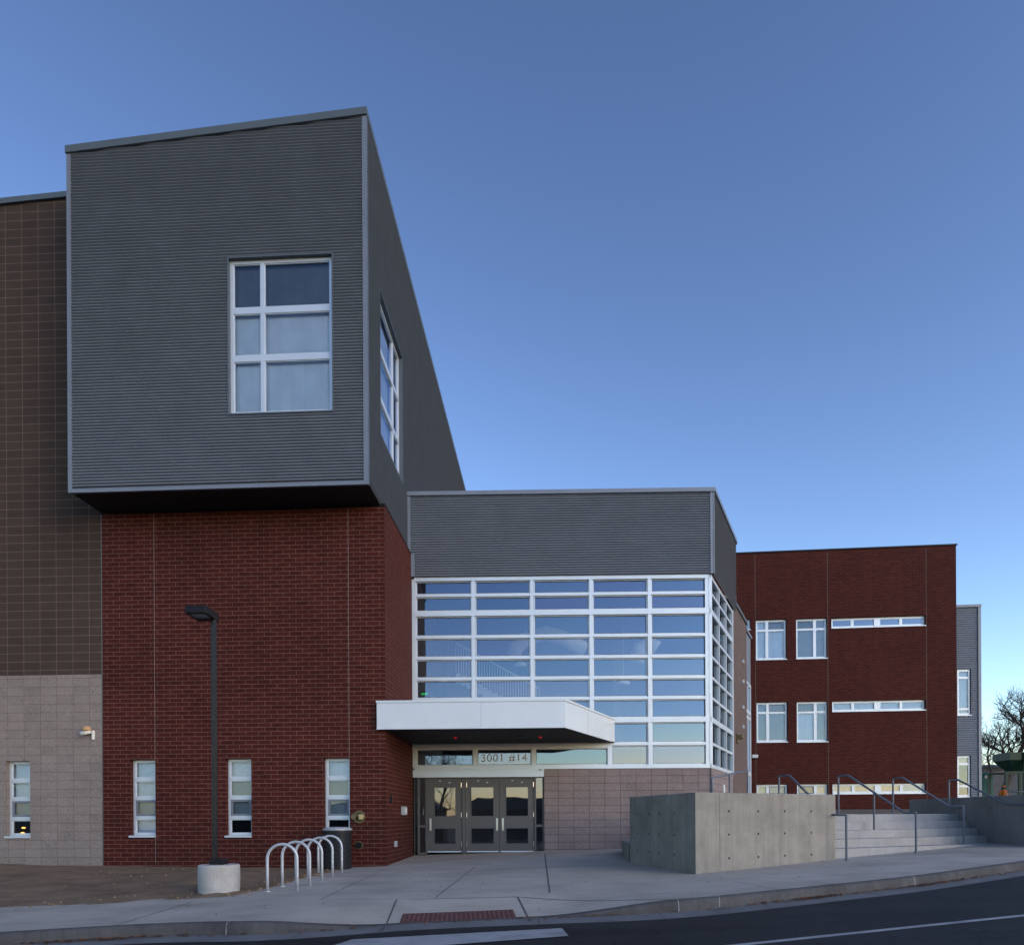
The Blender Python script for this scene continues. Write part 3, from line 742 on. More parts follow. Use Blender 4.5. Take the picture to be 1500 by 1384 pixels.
# ------------------------------------------------------------------ far brick wing
WR = front(1400, 37.8, 5.7)
BW = thing('brick_wing', 'three storey dark red brick wing with paired windows and long strip windows', 'building', WR.P(-6, 0, 1.2))
ru1 = 0.0; ru1 = WR.u(1401.5, 1000); ru0 = WR.u(1040, 1000); zrt = WR.z(1240, 803.5); zrb = .9
def rect(x0, y0, x1, y1, W=WR):
    xm, ym = (x0 + x1) / 2, (y0 + y1) / 2
    return (W.u(x0, ym), W.u(x1, ym), W.z(xm, y1), W.z(xm, y0))
RW = [(1076, 907, 1099.5, 923, 'e'), (1107.3, 907, 1152.3, 966.5, 'a'), (1166.3, 905.3, 1212, 965, 'b'), (1218, 903, 1356, 918.5, 's'),
      (1108.3, 1028, 1154, 1087.3, 'a'), (1167.3, 1027, 1213, 1087, 'b'), (1219, 1025.5, 1356, 1041.5, 's'),
      (1108.5, 1148.5, 1154.3, 1208, 'a'), (1167.8, 1148, 1213.3, 1208, 'b'), (1219.6, 1147.3, 1356.5, 1162.6, 's')]
hs0 = [rect(*r[:4]) for r in RW]
m = MB(); m.face_wall(WR, ru0, ru1, zrb - 2, zrt, hs0, 0, .18)
RS = Wall(WR.P(ru1, 0, 0), (-WR.n.x, -WR.n.y)); m.face_wall(RS, 0, 14, zrb - 2, zrt)
m.face_wall(WR, ru0, ru1, zrb - 2, zrt, (), -14)
obj('brick_wall', m, M['brick_far'], BW)
m = MB()
for k in (.32, .66): m.quad(WR.P(ru0, -3, zrb), WR.P(ru1, -3, zrb), WR.P(ru1, -3, zrt), WR.P(ru0, -3, zrt))
obj('inner_wall', m, M['dark'], BW)
m = MB(); p = [WR.P(ru0, .05, 0), WR.P(ru1 + .05, .05, 0), WR.P(ru1 + .05, -14, 0), WR.P(ru0, -14, 0)]
m.prism([(q.x, q.y) for q in p], zrt - .05, zrt + .02); obj('roof_edge', m, M['bronze'], BW)
m = MB()
for px in (1106, 1212, 1356.5):
    m = MB(); u = WR.u(px, 850); m.wbox(WR, u - .012, u + .012, -.01, .003, zrb - 1, zrt - .13); obj('control_joint', m, M['block_brown'], BW)
for n_, (r, h) in enumerate(zip(RW, hs0)):
    a, b, c, d = h; hh = d - c; ww = b - a; row = 0 if n_ < 4 else (1 if n_ < 7 else 2)
    kw = dict(depth=.16, fw=.09, bw=.13, hw=.085)
    if r[4] == 'a':
        bl = {0: lambda i, j: 'blind' if (i, j) != (1, 1) else 'blind_grey', 1: lambda i, j: 'blind_mid' if (i, j) != (1, 1) else 'blind_grey', 2: lambda i, j: 'blind_warm' if i == 0 else 'blind_mid'}[row]
        window(BW, WR, a + .003, b - .003, c + .04, d - .003, [a + ww * .375], [c + hh * .745], blinds=bl, dark_cells={(1, 1)}, label=['wide blue tinted window on the top row', 'wide window on the middle row', 'wide half hidden window on the bottom row'][row], g='glass_clear', **kw)
    elif r[4] == 'b':
        bl = {0: lambda i, j: 'blind_mid' if (i, j) != (0, 1) else 'blind_grey', 1: lambda i, j: ('blind' if (i, j) != (0, 1) else 'blind_grey') if i == 0 else 'blind_mid', 2: lambda i, j: 'blind_warm' if i == 1 else 'blind_mid'}[row]
        window(BW, WR, a + .003, b - .003, c + .04, d - .003, [a + ww * .615], [c + hh * .745], blinds=bl, dark_cells={(0, 1)}, g='glass_clear', **kw)
    elif r[4] == 's':
        bl = [None, lambda i, j: 'blind', lambda i, j: 'blind_warm'][row]
        cx = a + ww * .497
        window(BW, WR, a + .003, b - .003, c + .04, d - .003, [a + ww * .232, a + ww * .75], [], blinds=bl, g='glass' if row == 0 else 'glass_clear', extra=[(cx - ww * .034, cx + ww * .034, -.2, -.13, c + .1, d - .06)], label=['long strip window with bare blue panes', 'long strip window with white blinds', 'long strip window with cream blinds'][row], **kw)
    else:
        window(BW, WR, a + .003, b - .003, c + .04, d - .003, [], [], blinds=lambda i, j: 'blind', **kw)
m = MB(); u, z = WR.uv(1104, 1108); m.wbox(WR, u - .15, u + .15, 0, .35, z - .09, z + .09); obj('bracket', m, M['galv'], BW, bevel=.02)
# ------------------------------------------------------------------ metal stair tower at the far edge
WM = front(1418, 40.0, 5.7)
ST = thing('metal_stair_tower', 'slim grey corrugated metal tower behind the far brick wing', 'building', WM.P(0, 0, 1.3))
mu0 = WM.u(1380, 1000); mu1 = WM.u(1433.5, 1000); zm1 = WM.z(1418, 889.5)
h1 = rect(1402.5, 980, 1422.5, 1047.5, WM); h2 = rect(1402.5, 1106.5, 1422.5, 1167.5, WM)
def sp(z):
    for h in (h1, h2):
        if h[2] < z < h[3]: return [(mu0, h[0]), (h[1], mu1)]
    return [(mu0, mu1)]
m = MB(); m.ribs(WM, 0.2, zm1, sp, 0, .12, .018, 6)
m.face_wall(Wall(WM.P(mu1, 0, 0), (-WM.n.x, -WM.n.y)), 0, 6, 0, zm1); m.face_wall(WM, mu0, mu1, 0, zm1, (), -6)
obj('metal_cladding', m, M['metal'], ST, smooth=False)
m = MB(); m.wbox(WM, mu1 - .03, mu1 + .12, -.1, .05, .2, zm1); m.wbox(WM, mu0, mu1 + .13, -6, .08, zm1, zm1 + .14); obj('corner_trim', m, M['trim'], ST)
for h, hs_, bl, lb in ((h1, (.14, .82), lambda i, j: 'blind', 'tall upper window'), (h2, (.27, .8), lambda i, j: 'blind_warm' if j == 2 else None, 'ground floor window with cream head panel')):
    hh = h[3] - h[2]
    window(ST, WM, h[0], h[1], h[2] + .02, h[3], [], [h[2] + hh * f for f in hs_], .1, .1, .1, .09, blinds=bl, label=lb)

# ================================================================== ground
# curb front edge, from the picture, as points on the pavement plane
ctop = [(0, 1367), (167, 1356), (330, 1350), (433, 1351.5)]
cfull = [(993, 1320), (1147, 1304), (1333, 1285), (1500, 1262)]
cbot = [(500, 1360), (581, 1354), (767, 1345.5), (900, 1341)]
CP = [ground(*p) for p in ctop] + [ground(p[0], p[1], -.15) for p in cbot] + [ground(*p) for p in cfull]
CP = [(p.x, p.y) for p in CP]
s0 = (CP[1][1] - CP[0][1]) / (CP[1][0] - CP[0][0]); CP = [(-30, CP[0][1] + s0 * .5 * (-30 - CP[0][0]))] + CP
s1 = (CP[-1][1] - CP[-2][1]) / (CP[-1][0] - CP[-2][0]); CP = CP + [(30, CP[-1][1] + s1 * (30 - CP[-1][0]))]
def yc_raw(x):
    for (xa, ya), (xb, yb) in zip(CP, CP[1:]):
        if x <= xb: return ya + (yb - ya) * (x - xa) / (xb - xa)
    return CP[-1][1]
def yc(x): return sum(yc_raw(x + d) for d in (-.7, -.35, 0, .35, .7)) / 5
def sm(a, b, x): t = max(0, min(1, (x - a) / (b - a))); return t * t * (3 - 2 * t)
def rampf(x): return sm(-3.3, -1.55, x) if x < -.5 else 1 - sm(.3, 2.2, x)
def zr_(x, y): return zs(x, y) - .15
def zwalk(x, y):
    t = y - yc(x)
    return zs(x, y) - .145 * rampf(x) * max(0, min(1, 1 - (t - .1) / 1.35))
XS = [-30 + i * .5 for i in range(44)] + [-8 + i * .2 for i in range(101)] + [12.5 + .5 * i for i in range(36)]
def strip(f0, f1, zf_, n, xs=XS):
    m = MB(); rows = []
    for x in xs:
        a, b = f0(x), f1(x); rows.append([V((x, a + (b - a) * k / n, 0)) for k in range(n + 1)])
    pts = [V((p.x, p.y, zf_(p.x, p.y))) for r_ in rows for p in r_]
    k = n + 1
    m.add(pts, [(i * k + j, (i + 1) * k + j, (i + 1) * k + j + 1, i * k + j + 1) for i in range(len(rows) - 1) for j in range(n)])
    return m
def back(x): return 22.5 if x < 11.6 else max(yc(x) + 1.2, 15.8 + (x - 11.6) * .53)
m = strip(lambda x: yc(x) + .15, lambda x: max(back(x), yc(x) + 1), zwalk, 40)
walk = tag(obj('sidewalk', m, M['walk'], smooth=True), 'pale concrete sidewalk and forecourt rising gently to the steps', 'pavement', kind='structure')
# curb: rounded profile swept along the edge
m = MB(); prof = [(-.025, 0), (-.012, .5), (-.002, .85), (.03, 1.0), (.15, 1.0)]; rows = []
for x in XS:
    y = yc(x); zt = zwalk(x, y + .15); zb = zr_(x, y) - .0
    zt = max(zt, zb + .004)
    rows.append([V((x, y + o_, (zb - .05) if k == 0 else zb + (zt - zb) * f)) for k, (o_, f) in enumerate(prof)])
k = len(prof)
m.add([p for r_ in rows for p in r_], [(i * k + j, (i + 1) * k + j, (i + 1) * k + j + 1, i * k + j + 1) for i in range(len(rows) - 1) for j in range(k - 1)])
tag(obj('curb', m, M['curb'], smooth=True), 'grimy concrete curb dipping at the crossing ramp', 'curb', kind='structure')
GW = .42
m = strip(lambda x: yc(x) - GW, lambda x: yc(x) + .02, lambda x, y: zr_(x, y) + .012 * (1 - (yc(x) - y) / GW) - .004, 3)
tag(obj('gutter', m, M['gutter'], smooth=True), 'concrete gutter strip along the curb', 'gutter', kind='structure')
m = strip(lambda x: -9.0, lambda x: yc(x) - GW, lambda x, y: zr_(x, y) - .004, 12)
tag(obj('road', m, M['asphalt'], smooth=True), 'dark asphalt road in front of the school', 'road', kind='structure')
# pavement joints
def strip_line(m, a, b, w, off=.004, zf_=zwalk, n=14):
    a, b = V((a[0], a[1])), V((b[0], b[1])); d = (b - a).normalized(); nn = V((-d.y, d.x)) * w / 2
    P_ = []
    for i in range(n + 1):
        q = a + (b - a) * i / n
        for s_ in (nn, -nn): P_.append(V((q.x + s_.x, q.y + s_.y, zf_(q.x + s_.x, q.y + s_.y) + off)))
    m.add(P_, [(2 * i + 1, 2 * i + 3, 2 * i + 2, 2 * i) for i in range(n)])
def G2(px, py): q = ground(px, py); return (q.x, q.y)
def Gr(px, py): q = ground(px, py, -.14); return (q.x, q.y)
m = MB()
for a, b, w in ((G2(581.4, 1317), Gr(559, 1363), .022), (G2(758.4, 1311.4), Gr(778, 1348), .022), (G2(696.8, 1268.8), G2(636.6, 1315), .02), (G2(798, 1250.6), G2(805.5, 1307), .022),
                (G2(581, 1317), G2(758, 1311.2), .014), (G2(758, 1311.2), G2(993, 1317), .018), (G2(283, 1320), G2(168, 1355), .014), (G2(563, 1272.7), G2(470, 1317), .014), (G2(1072, 1290), G2(1143, 1303), .012),
                (G2(0, 1336), G2(130, 1332), .01), (G2(470, 1317), G2(581, 1316.5), .01)):
    strip_line(m, a, b, w)
for px in (1240, 1365, 1470):
    q = G2(px, {1240: 1296, 1365: 1281.5, 1470: 1266.5}[px]); strip_line(m, (q[0], q[1] + .02), (q[0] - .9, q[1] + 1.75), .01)
obj('joint', m, M['joint'], walk)
m = MB()
for px, py in ((330, 1352), (993, 1318), (1050, 1312), (1341, 1284)):
    x = G2(px, py)[0]; y = yc(x); zt = zwalk(x, y + .15); zb = zr_(x, y)
    m.add([(x - .005, y + .15, zt + .003), (x + .005, y + .15, zt + .003), (x + .005, y + .028, zt + .003), (x - .005, y + .028, zt + .003), (x - .005, y - .003, zb + (zt - zb) * .85), (x + .005, y - .003, zb + (zt - zb) * .85), (x - .005, y - .028, zb), (x + .005, y - .028, zb)], [(0, 1, 2, 3), (3, 2, 5, 4), (4, 5, 7, 6)])
cj = obj('joint', m, M['steps'], bpy.data.objects['curb'])
m = MB()
for x in (-5.6, -2.6, -1.62, .33, 1.9, 3.4, 5.2, 7.0): strip_line(m, (x, yc(x) - GW + .01), (x, yc(x) - .03), .012, .003, lambda x, y: zr_(x, y) + .012 * (1 - (yc(x) - y) / GW) - .004, 3)
obj('joint', m, M['joint'], bpy.data.objects['gutter'])
# tactile panel
def walk_hit(px, py):
    o_ = -.07
    for _ in range(12):
        p_ = ground(px, py, o_); o_ = .5 * o_ + .5 * (zwalk(p_.x, p_.y) - zs(p_.x, p_.y))
    return p_
q = [walk_hit(590.4, 1338), walk_hit(751.4, 1331.8), walk_hit(757, 1344.8), walk_hit(585.6, 1351)]
def bil(s_, t_):
    a = q[0].lerp(q[1], s_); b = q[3].lerp(q[2], s_); p_ = a.lerp(b, t_); return p_.x, p_.y
m = MB(); N1, N2 = 24, 9
pts = []
for j in range(N2 + 1):
    for i in range(N1 + 1):
        x, y = bil(i / N1, j / N2); pts.append(V((x, y, zwalk(x, y) + .005)))
m.add(pts, [(j * (N1 + 1) + i, (j + 1) * (N1 + 1) + i, (j + 1) * (N1 + 1) + i + 1, j * (N1 + 1) + i + 1) for j in range(N2) for i in range(N1)])
for j in range(N2):
    for i in range(N1):
        x, y = bil((i + .5) / N1, (j + .5) / N2); z = zwalk(x, y) + .004; b = len(m.v)
        m.v += [V((x + .023 * math.cos(k * math.pi / 4), y + .023 * math.sin(k * math.pi / 4), z)) for k in range(8)] + [V((x + .014 * math.cos(k * math.pi / 4), y + .014 * math.sin(k * math.pi / 4), z + .007)) for k in range(8)]
        m.f += [(b + k, b + (k + 1) % 8, b + 8 + (k + 1) % 8, b + 8 + k) for k in range(8)] + [tuple(b + 8 + k for k in range(8))]
tag(obj('tactile_panel', m, M['tactile'], origin=(q[3].x, q[3].y, zwalk(q[3].x, q[3].y))), 'brick red tactile panel with raised domes set in the crossing ramp', 'tactile paving')
# road markings
def marking(name, a, b, w, lab):
    m = MB(); strip_line(m, a, b, w, .004, lambda x, y: zr_(x, y) - .004, 40); return tag(obj(name, m, M['line']), lab, 'road marking', kind='structure')
a, b = ground(1080, 1383.5, -.15), ground(1500, 1340, -.15); d = (b - a)
marking('lane_line', (a.x - d.x * 1.2, a.y - d.y * 1.2), (b.x + d.x * 2, b.y + d.y * 2), .10, 'long white lane line on the road')
mp = [ground(x, y, -.152) for x, y in ((823, 1359.5), (516, 1376), (440, 1400), (833, 1371))]
m = MB(); pts = []
for j in range(3):
    for i in range(21):
        A = mp[1].lerp(mp[0], i / 20); B = mp[2].lerp(mp[3], i / 20); p_ = A.lerp(B, j / 2); pts.append(V((p_.x, p_.y, max(zr_(p_.x, p_.y), zr_(p_.x, p_.y) + (.012 * (1 - (yc(p_.x) - p_.y) / GW) if yc(p_.x) - p_.y < GW else 0) - .004) + .005)))
m.add(pts, [(j * 21 + i, (j + 1) * 21 + i, (j + 1) * 21 + i + 1, j * 21 + i + 1) for j in range(2) for i in range(20)])
tag(obj('crossing_stripe', m, M['line']), 'broad white crossing stripe on the road', 'road marking', kind='structure')
# dry leaves blown along the curb
m = MB(); rl = random.Random(4)
M['dryleaf'] = painted('dry brown leaf', (.13, .055, .025), .9, .3)
for _ in range(520):
    x = rl.choice((rl.gauss(6.4, .5), rl.gauss(4.3, .35), rl.uniform(-6, 9), rl.uniform(-6, 9), rl.gauss(-5.2, .5)))
    y = yc(x) - .04 - abs(rl.gauss(0, .06)); r_ = rl.uniform(.012, .034); a_ = rl.uniform(0, 6.28); z = zr_(x, y) + .018
    P4 = [V((x + r_ * math.cos(a_ + k) * (1.3 if k in (0, math.pi) else .7), y + r_ * math.sin(a_ + k) * (1.3 if k in (0, math.pi) else .7), z + rl.uniform(0, .02))) for k in (0, math.pi / 2, math.pi, -math.pi / 2)]
    m.quad(*P4)
for _ in range(70):
    x = rl.uniform(-6, 9); y = yc(x) + rl.uniform(.2, 5); r_ = rl.uniform(.01, .028); a_ = rl.uniform(0, 6.28); z = zwalk(x, y) + .006
    m.quad(*[V((x + r_ * math.cos(a_ + k), y + r_ * .7 * math.sin(a_ + k), z + rl.uniform(0, .012))) for k in (0, 1.57, 3.14, 4.71)])
tag(obj('leaf_litter', m, M['dryleaf']), 'dry brown leaves blown along the curb', 'leaves', kind='stuff')
# soil bed
e_px = [(-1000, 1353), (-760, 1348), (-560, 1344), (-400, 1341), (-260, 1338), (-120, 1335), (0, 1330.5), (110, 1326), (230, 1319), (300, 1315.5), (345, 1312), (392, 1301), (430, 1290), (470, 1281), (500, 1273.5)]
front_e = [ground(*p) for p in e_px]
m = MB(); NR = 16; pts = []
from mathutils import noise as mn
for p in front_e:
    tgt = WA.P(max(WA.ucross(Wall((p.x, 0), (0, 1))), ul), -.02, 0)
    for k in range(NR + 1):
        t_ = k / NR; x, y = p.x, p.y + (tgt.y - p.y) * t_
        hgt = .015 + (max(0, (-4.8 - x) * .031) + .002 * max(0, -4.8 - x) ** 2) * sm(0, .9, t_)
        hgt += mn.noise(V((x * 2.3, y * 2.3, 1))) * .03 * min(1, 4 * t_) + mn.noise(V((x * 7, y * 7, 3))) * .015 * min(1, 4 * t_ + .2)
        pts.append(V((x, y + mn.noise(V((x * 3, 0, 5))) * .05 * (k == 0), zs(x, y) + (hgt if k else -.01))))
k = NR + 1
m.add(pts, [(i * k + j, (i + 1) * k + j, (i + 1) * k + j + 1, i * k + j + 1) for i in range(len(front_e) - 1) for j in range(NR)])
sb = obj('soil', m, M['soil'], smooth=True); tag(sb, 'bare brown soil bed between sidewalk and left wing', 'soil', kind='structure')
for md in [sb.modifiers.new('sub', 'SUBSURF')]: md.levels = md.render_levels = 2; md.subdivision_type = 'SIMPLE'
tx = bpy.data.textures.new('clods', 'CLOUDS'); tx.noise_scale = .16
dm = sb.modifiers.new('clods', 'DISPLACE'); dm.texture = tx; dm.strength = .05; dm.mid_level = .5; dm.texture_coords = 'GLOBAL'
m = MB()
for _ in range(260):                            # clods and pebbles
    i = random.uniform(0, 1); j = random.random() ** 2
    k_ = i * (len(front_e) - 2) ; a_ = front_e[int(k_)].lerp(front_e[int(k_) + 1], k_ % 1)
    x = a_.x; y = a_.y + .1 + j * (WA.P(WA.ucross(Wall((x, 0), (0, 1))), 0, 0).y - a_.y - .2); r_ = random.uniform(.008, .03)
    z = zs(x, y) + .02 + (max(0, (-4.8 - x) * .031) + .002 * max(0, -4.8 - x) ** 2) * sm(0, .9, j)
    m.lathe((x, y), [(r_ * .7, z - r_), (r_, z), (r_ * .5, z + r_ * .7)], 5)
tag(obj('soil_clods', m, M['soil']), 'small clods and pebbles scattered over the soil bed', 'clods', kind='stuff')
# base terrain
m = MB(); NX, NY = 60, 60; pts = []
def tz(x, y):
    z = -2.2
    z += 3.25 * sm(20, 46, y) * sm(-4, 14, x) if y > 20 else 0
    if x > 11.9 and y > 16.2 + (x - 11.6) * .53: z = max(z, 1.6 * sm(14, 40, y) + .25)
    return z
gx = sorted({*[-20 + i * 1.25 for i in range(49)], -2500, -800, -300, -120, -60, 60, 90, 140, 300, 900, 2500}); gy = sorted({*[-14 + i * 1.5 for i in range(50)], -2500, -800, -250, -100, -60, -30, 70, 90, 120, 200, 400, 1000, 2500})
pts = [V((x, y, tz(x, y) if y > -9 else -2.2 + .55)) for y in gy for x in gx]; k = len(gx)
m.add(pts, [(j * k + i, j * k + i + 1, (j + 1) * k + i + 1, (j + 1) * k + i) for j in range(len(gy) - 1) for i in range(k - 1)])
tag(obj('terrain', m, M['terrain'], smooth=True), 'dry open ground around the school', 'ground', kind='structure')
# ------------------------------------------------------------------ steps, plaza, walls
sa = R(26.5); SU = V((math.cos(sa), math.sin(sa))); SN = V((-math.sin(sa), math.cos(sa)))
p0 = at(1224, 1243, 14.9); S0 = V((p0.x, p0.y)) - SU * .6
rise, tread = .176, .335; ztopw = ZC + .035
SLEN = 6.6
t = thing('outdoor_stairs', 'wide flight of five pale concrete steps beside the concrete block', 'stairs', (S0.x, S0.y, zs(S0.x, S0.y)))
XW = 11.42
for k in range(5):
    a = S0 + SN * tread * k; z1 = ztopw - rise * (4 - k); b = a + SU * ((XW - a.x) / SU.x)
    dpt = tread + .03 if k < 4 else .5
    m = MB(); c = b + SN * dpt; d = a + SN * dpt; c = V((XW, c.y - (c.x - XW) * math.tan(sa)))
    poly = [(a.x, a.y), (b.x, b.y), (c.x, c.y), (d.x, d.y)]
    m.prism(poly, z1 - rise - (.5 if k == 0 else .02), z1); obj('step', m, M['steps'], t, bevel=.008)
a = S0 + SN * (tread * 4 + .48); b = a + SU * ((XW - a.x) / SU.x)
m = MB(); m.prism([(a.x - .2, a.y), (b.x, b.y), (XW, 34), (XW + 12, 37), (XW + 10, 46), (2.5, 46), (4.2, 22)], ztopw - .5, ztopw - .003)
tag(obj('upper_plaza', m, M['walk']), 'upper concrete plaza at the head of the steps', 'plaza', kind='structure')
# concrete block
bc = ground(1019, 1280); z_b = ZC + (PY - 1.3 - 1160) / F * bc.y
br = at(1224, 1163, 14.72); bl_ = at(922, 1166.5, 15.75)
A_, B_, C_ = V((bc.x, bc.y)), V((br.x, br.y)), V((bl_.x, bl_.y)); D_ = B_ + SN * 2.4
fdir = (B_ - A_).normalized()
m = MB(); poly = [(A_.x, A_.y), (B_.x, B_.y), (D_.x, D_.y), (C_.x, C_.y)]
m.prism(poly, zs(*A_) - .25, z_b)
CBk = obj('concrete_block', m, M['board'], bevel=.018); tag(CBk, 'large board marked concrete block with rows of tie holes beside the steps', 'planter wall')
WB = Wall(A_, B_ - A_); WBL = Wall(C_, A_ - C_); fl = (B_ - A_).length
m = MB()
for f_ in (.215, .415, .605, .805):
    for zz_ in (.23, .52, .815):
        z = z_b - 1.44 * zz_; c_ = WB.P(fl * f_, .0, z); m.tube([c_ + V((WB.n.x, WB.n.y, 0)) * -.01, c_ + V((WB.n.x, WB.n.y, 0)) * .002], .022, 12)
for f_ in (.14, .34, .5, .72):
    for zz_ in (.25, .53, .78):
        z = z_b - 1.44 * zz_; c_ = WBL.P((A_ - C_).length * f_, 0, z); m.tube([c_ + V((WBL.n.x, WBL.n.y, 0)) * -.01, c_ + V((WBL.n.x, WBL.n.y, 0)) * .002], .022, 12)
obj('tie_hole', m, M['bronze'], CBk)
m = MB(); z0_ = zs(*A_)
for f_ in (.155,): m.wbox(WB, fl * f_ - .004, fl * f_ + .004, -.01, .0015, z0_ + .1, z_b - .03)
obj('form_joint', m, M['joint'], CBk)
# low curb upstand beside the block, against the hall
lo = ground(911, 1250); m = MB(); p_ = [V((lo.x, lo.y)), V((C_.x, C_.y + .2)), V((C_.x + .3, C_.y + .3)), V((lo.x + .5, lo.y + .9))]
m.prism([(q_.x, q_.y) for q_ in p_], zs(lo.x, lo.y) - .2, zs(lo.x, lo.y) + .34); tag(obj('low_wall', m, M['board'], bevel=.01), 'low concrete upstand between the big concrete block and the block wall', 'low wall')
# cheek wall on the right
m = MB(); zcw = ZC + .45
dr_ = V((math.cos(R(30)), math.sin(R(30))))
c0 = V((XW, 15.55)); c1 = c0 + dr_ * 20
m.prism([(c0.x, c0.y), (c1.x, c1.y), (c1.x - .3 * dr_.y, c1.y + .3), (c0.x + .32, c0.y + .45), (c0.x + .32, 21.2), (c0.x, 21.2)], zs(11.4, 15) - .6, zcw)
RWl = obj('retaining_wall', m, M['wallc'], bevel=.015); tag(RWl, 'grey concrete retaining wall closing the right end of the steps', 'retaining wall')
m = MB()
for y in (16.4, 17.6, 18.8, 20):
    c_ = V((XW, y, zcw - .28)); m.tube([c_ + V((.01, 0, 0)), c_ - V((.002, 0, 0))], .022, 12)
obj('tie_hole', m, M['bronze'], RWl)
# handrails
def rail_thing(label, pts, posts, name='handrail', grp='handrails on the outdoor steps'):
    b = V(posts[0][0]); t = thing(name, label, 'handrail', (b.x, b.y, min(p[0][2] for p in posts)), grp)
    P_ = [V(p) for p in pts]; sm_ = [P_[0]]
    for i in range(1, len(P_) - 1):
        d0, d1_ = (P_[i - 1] - P_[i]), (P_[i + 1] - P_[i]); r0 = min(.05, d0.length / 3, d1_.length / 3)
        for f_ in (0, .5, 1): sm_.append((P_[i] + d0.normalized() * r0).lerp(P_[i], f_) .lerp(P_[i].lerp(P_[i] + d1_.normalized() * r0, f_), f_))
    sm_.append(P_[-1])
    m = MB(); m.tube(sm_, .024, 10); obj('top_rail', m, M['rail'], t, smooth=True)
    for a, b in posts:
        m = MB(); m.tube([a, b], .022, 10); m.lathe((a[0], a[1]), [(.045, a[2] - .005), (.045, a[2] + .012)], 16); obj('post', m, M['rail'], t)
def step_rail(label, top_px, knee_px, foot_px, end_px, base_px, d_top, mid=None, base_z=None):
    g = ground(*base_px); db = g.y
    te = at(*top_px, d_top); kn = at(*knee_px, d_top - .3); ft = at(*foot_px, db + .35); en = at(*end_px, db)
    en.x, en.y = g.x, g.y
    posts = [((te.x, te.y, ztopw - .0 if base_z is None else base_z), te), ((g.x, g.y, g.z), (g.x, g.y, en.z))]
    if mid:
        f_ = (mid[0] - knee_px[0]) / (foot_px[0] - knee_px[0]); q_ = kn.lerp(ft, f_); dd = q_.y; bz = at(mid[0], mid[2], dd).z
        posts.append(((q_.x, q_.y, bz), tuple(q_)))
    rail_thing(label, [te, kn, ft, en], posts)
step_rail('handrail half hidden behind the big concrete block', (1141, 1136.5), (1156, 1135), (1214, 1193), (1240, 1193), (1240, 1260), 17.2)
step_rail('handrail with a middle post at the centre of the steps', (1228, 1136.5), (1242, 1135), (1326, 1190.5), (1343, 1190), (1342, 1249), 17.6, (1282, 0, 1228.5))
step_rail('handrail on the steps between the centre rail and the retaining wall', (1308, 1140), (1322, 1138.5), (1391, 1181), (1413, 1180.5), (1411.5, 1238), 18.6)
te = at(1390, 1142.5, 18.9); kn = at(1405, 1142, 18.5); f1 = at(1483, 1177, 16.9); f2 = at(1512, 1177, 16.2)
te.x = kn.x = min(te.x, XW - .12); f1.x = f2.x = XW - .12
rail_thing('handrail running down along the retaining wall', [te, kn, f1, f2], [((te.x, te.y, ztopw), te), ((f2.x, f2.y, zs(f2.x, f2.y)), f2)])
g0, g1, g2 = at(1043, 1139, 15.6), at(1066.5, 1134, 16.6), at(1095, 1128, 17.8); g1 = g0.lerp(g2, .46)
rail_thing('short sloping guard rail standing behind the big concrete block', [V((g0.x, g0.y, z_b - .6)), g0, g2], [((g0.x, g0.y, z_b - .6), g0), ((g1.x, g1.y, z_b - .6), g1), ((g2.x, g2.y, z_b - .6), g2)], 'guard_rail', 'guard rails')
m = MB(); q_ = at(1062, 1160, 17.5); m.tube([q_ + V((0, 0, -.8)), q_ + V((-.03, 0, .18))], .03, 8); tag(obj('marker_post', m, M['white']), 'short white marker post peeping over the concrete block', 'post')

# ================================================================== street furniture
# lamp post
g = ground(317, 1308); lx, ly = g.x, g.y + .12; lz = zs(lx, ly)
LP = thing('street_lamp', 'dark bronze box-head street lamp on a round white concrete footing', 'street lamp', (lx, ly, lz))
rf = 29.0 / F * ly
zf1 = at(317, 1265.5, ly).z
m = MB(); m.lathe((lx, ly), [(rf * 1.0, lz - .2), (rf * .985, lz + .05), (rf * 1.01, lz + .2), (rf, zf1 - .03), (rf * .97, zf1 - .005), (rf * .93, zf1)], 40); obj('footing', m, M['cast'], LP, smooth=False)
m = MB(); s = .125; m.box(lx - s, lx + s, ly - s, ly + s, zf1 - .005, zf1 + .10); obj('base_cover', m, M['bronze'], LP, bevel=.025)
hz = at(290, 903, ly - .2).z; px_ = at(309, 1000, ly).x
m = MB(); s = .05; c_ = [(lx - .07 + s * math.cos(R(a_)), ly + s * math.sin(R(a_))) for a_ in (-75, 15, 105, 195)]
m.prism(c_, zf1 + .09, hz + .02); obj('pole', m, M['bronze'], LP, bevel=.008)
m = MB(); m.box(lx - .10, lx - .04, ly - .056, ly - .045, zf1 + .3, zf1 + .42); obj('hand_hole', m, M['black'], LP)
hx = lx - .20; y0, y1 = ly - .44, ly + .12; w2 = .19
m = MB(); zb_, zt_ = hz, hz + .165
m.hexa([(hx - w2, y0, zb_), (hx + w2, y0, zb_), (hx + w2, y1, zb_), (hx - w2, y1, zb_)], [(hx - w2 + .02, y0 + .015, zt_ - .03), (hx + w2 - .02, y0 + .015, zt_ - .03), (hx + w2 - .02, y1 - .015, zt_ - .03), (hx - w2 + .02, y1 - .015, zt_ - .03)])
lh = obj('lamp_head', m, M['bronze'], LP, bevel=.018)
m = MB(); m.box(hx - .12, hx + .12, y0 + .08, y0 + .32, zb_ - .004, zb_ + .01); obj('lens', m, M['blind_mid'], lh)
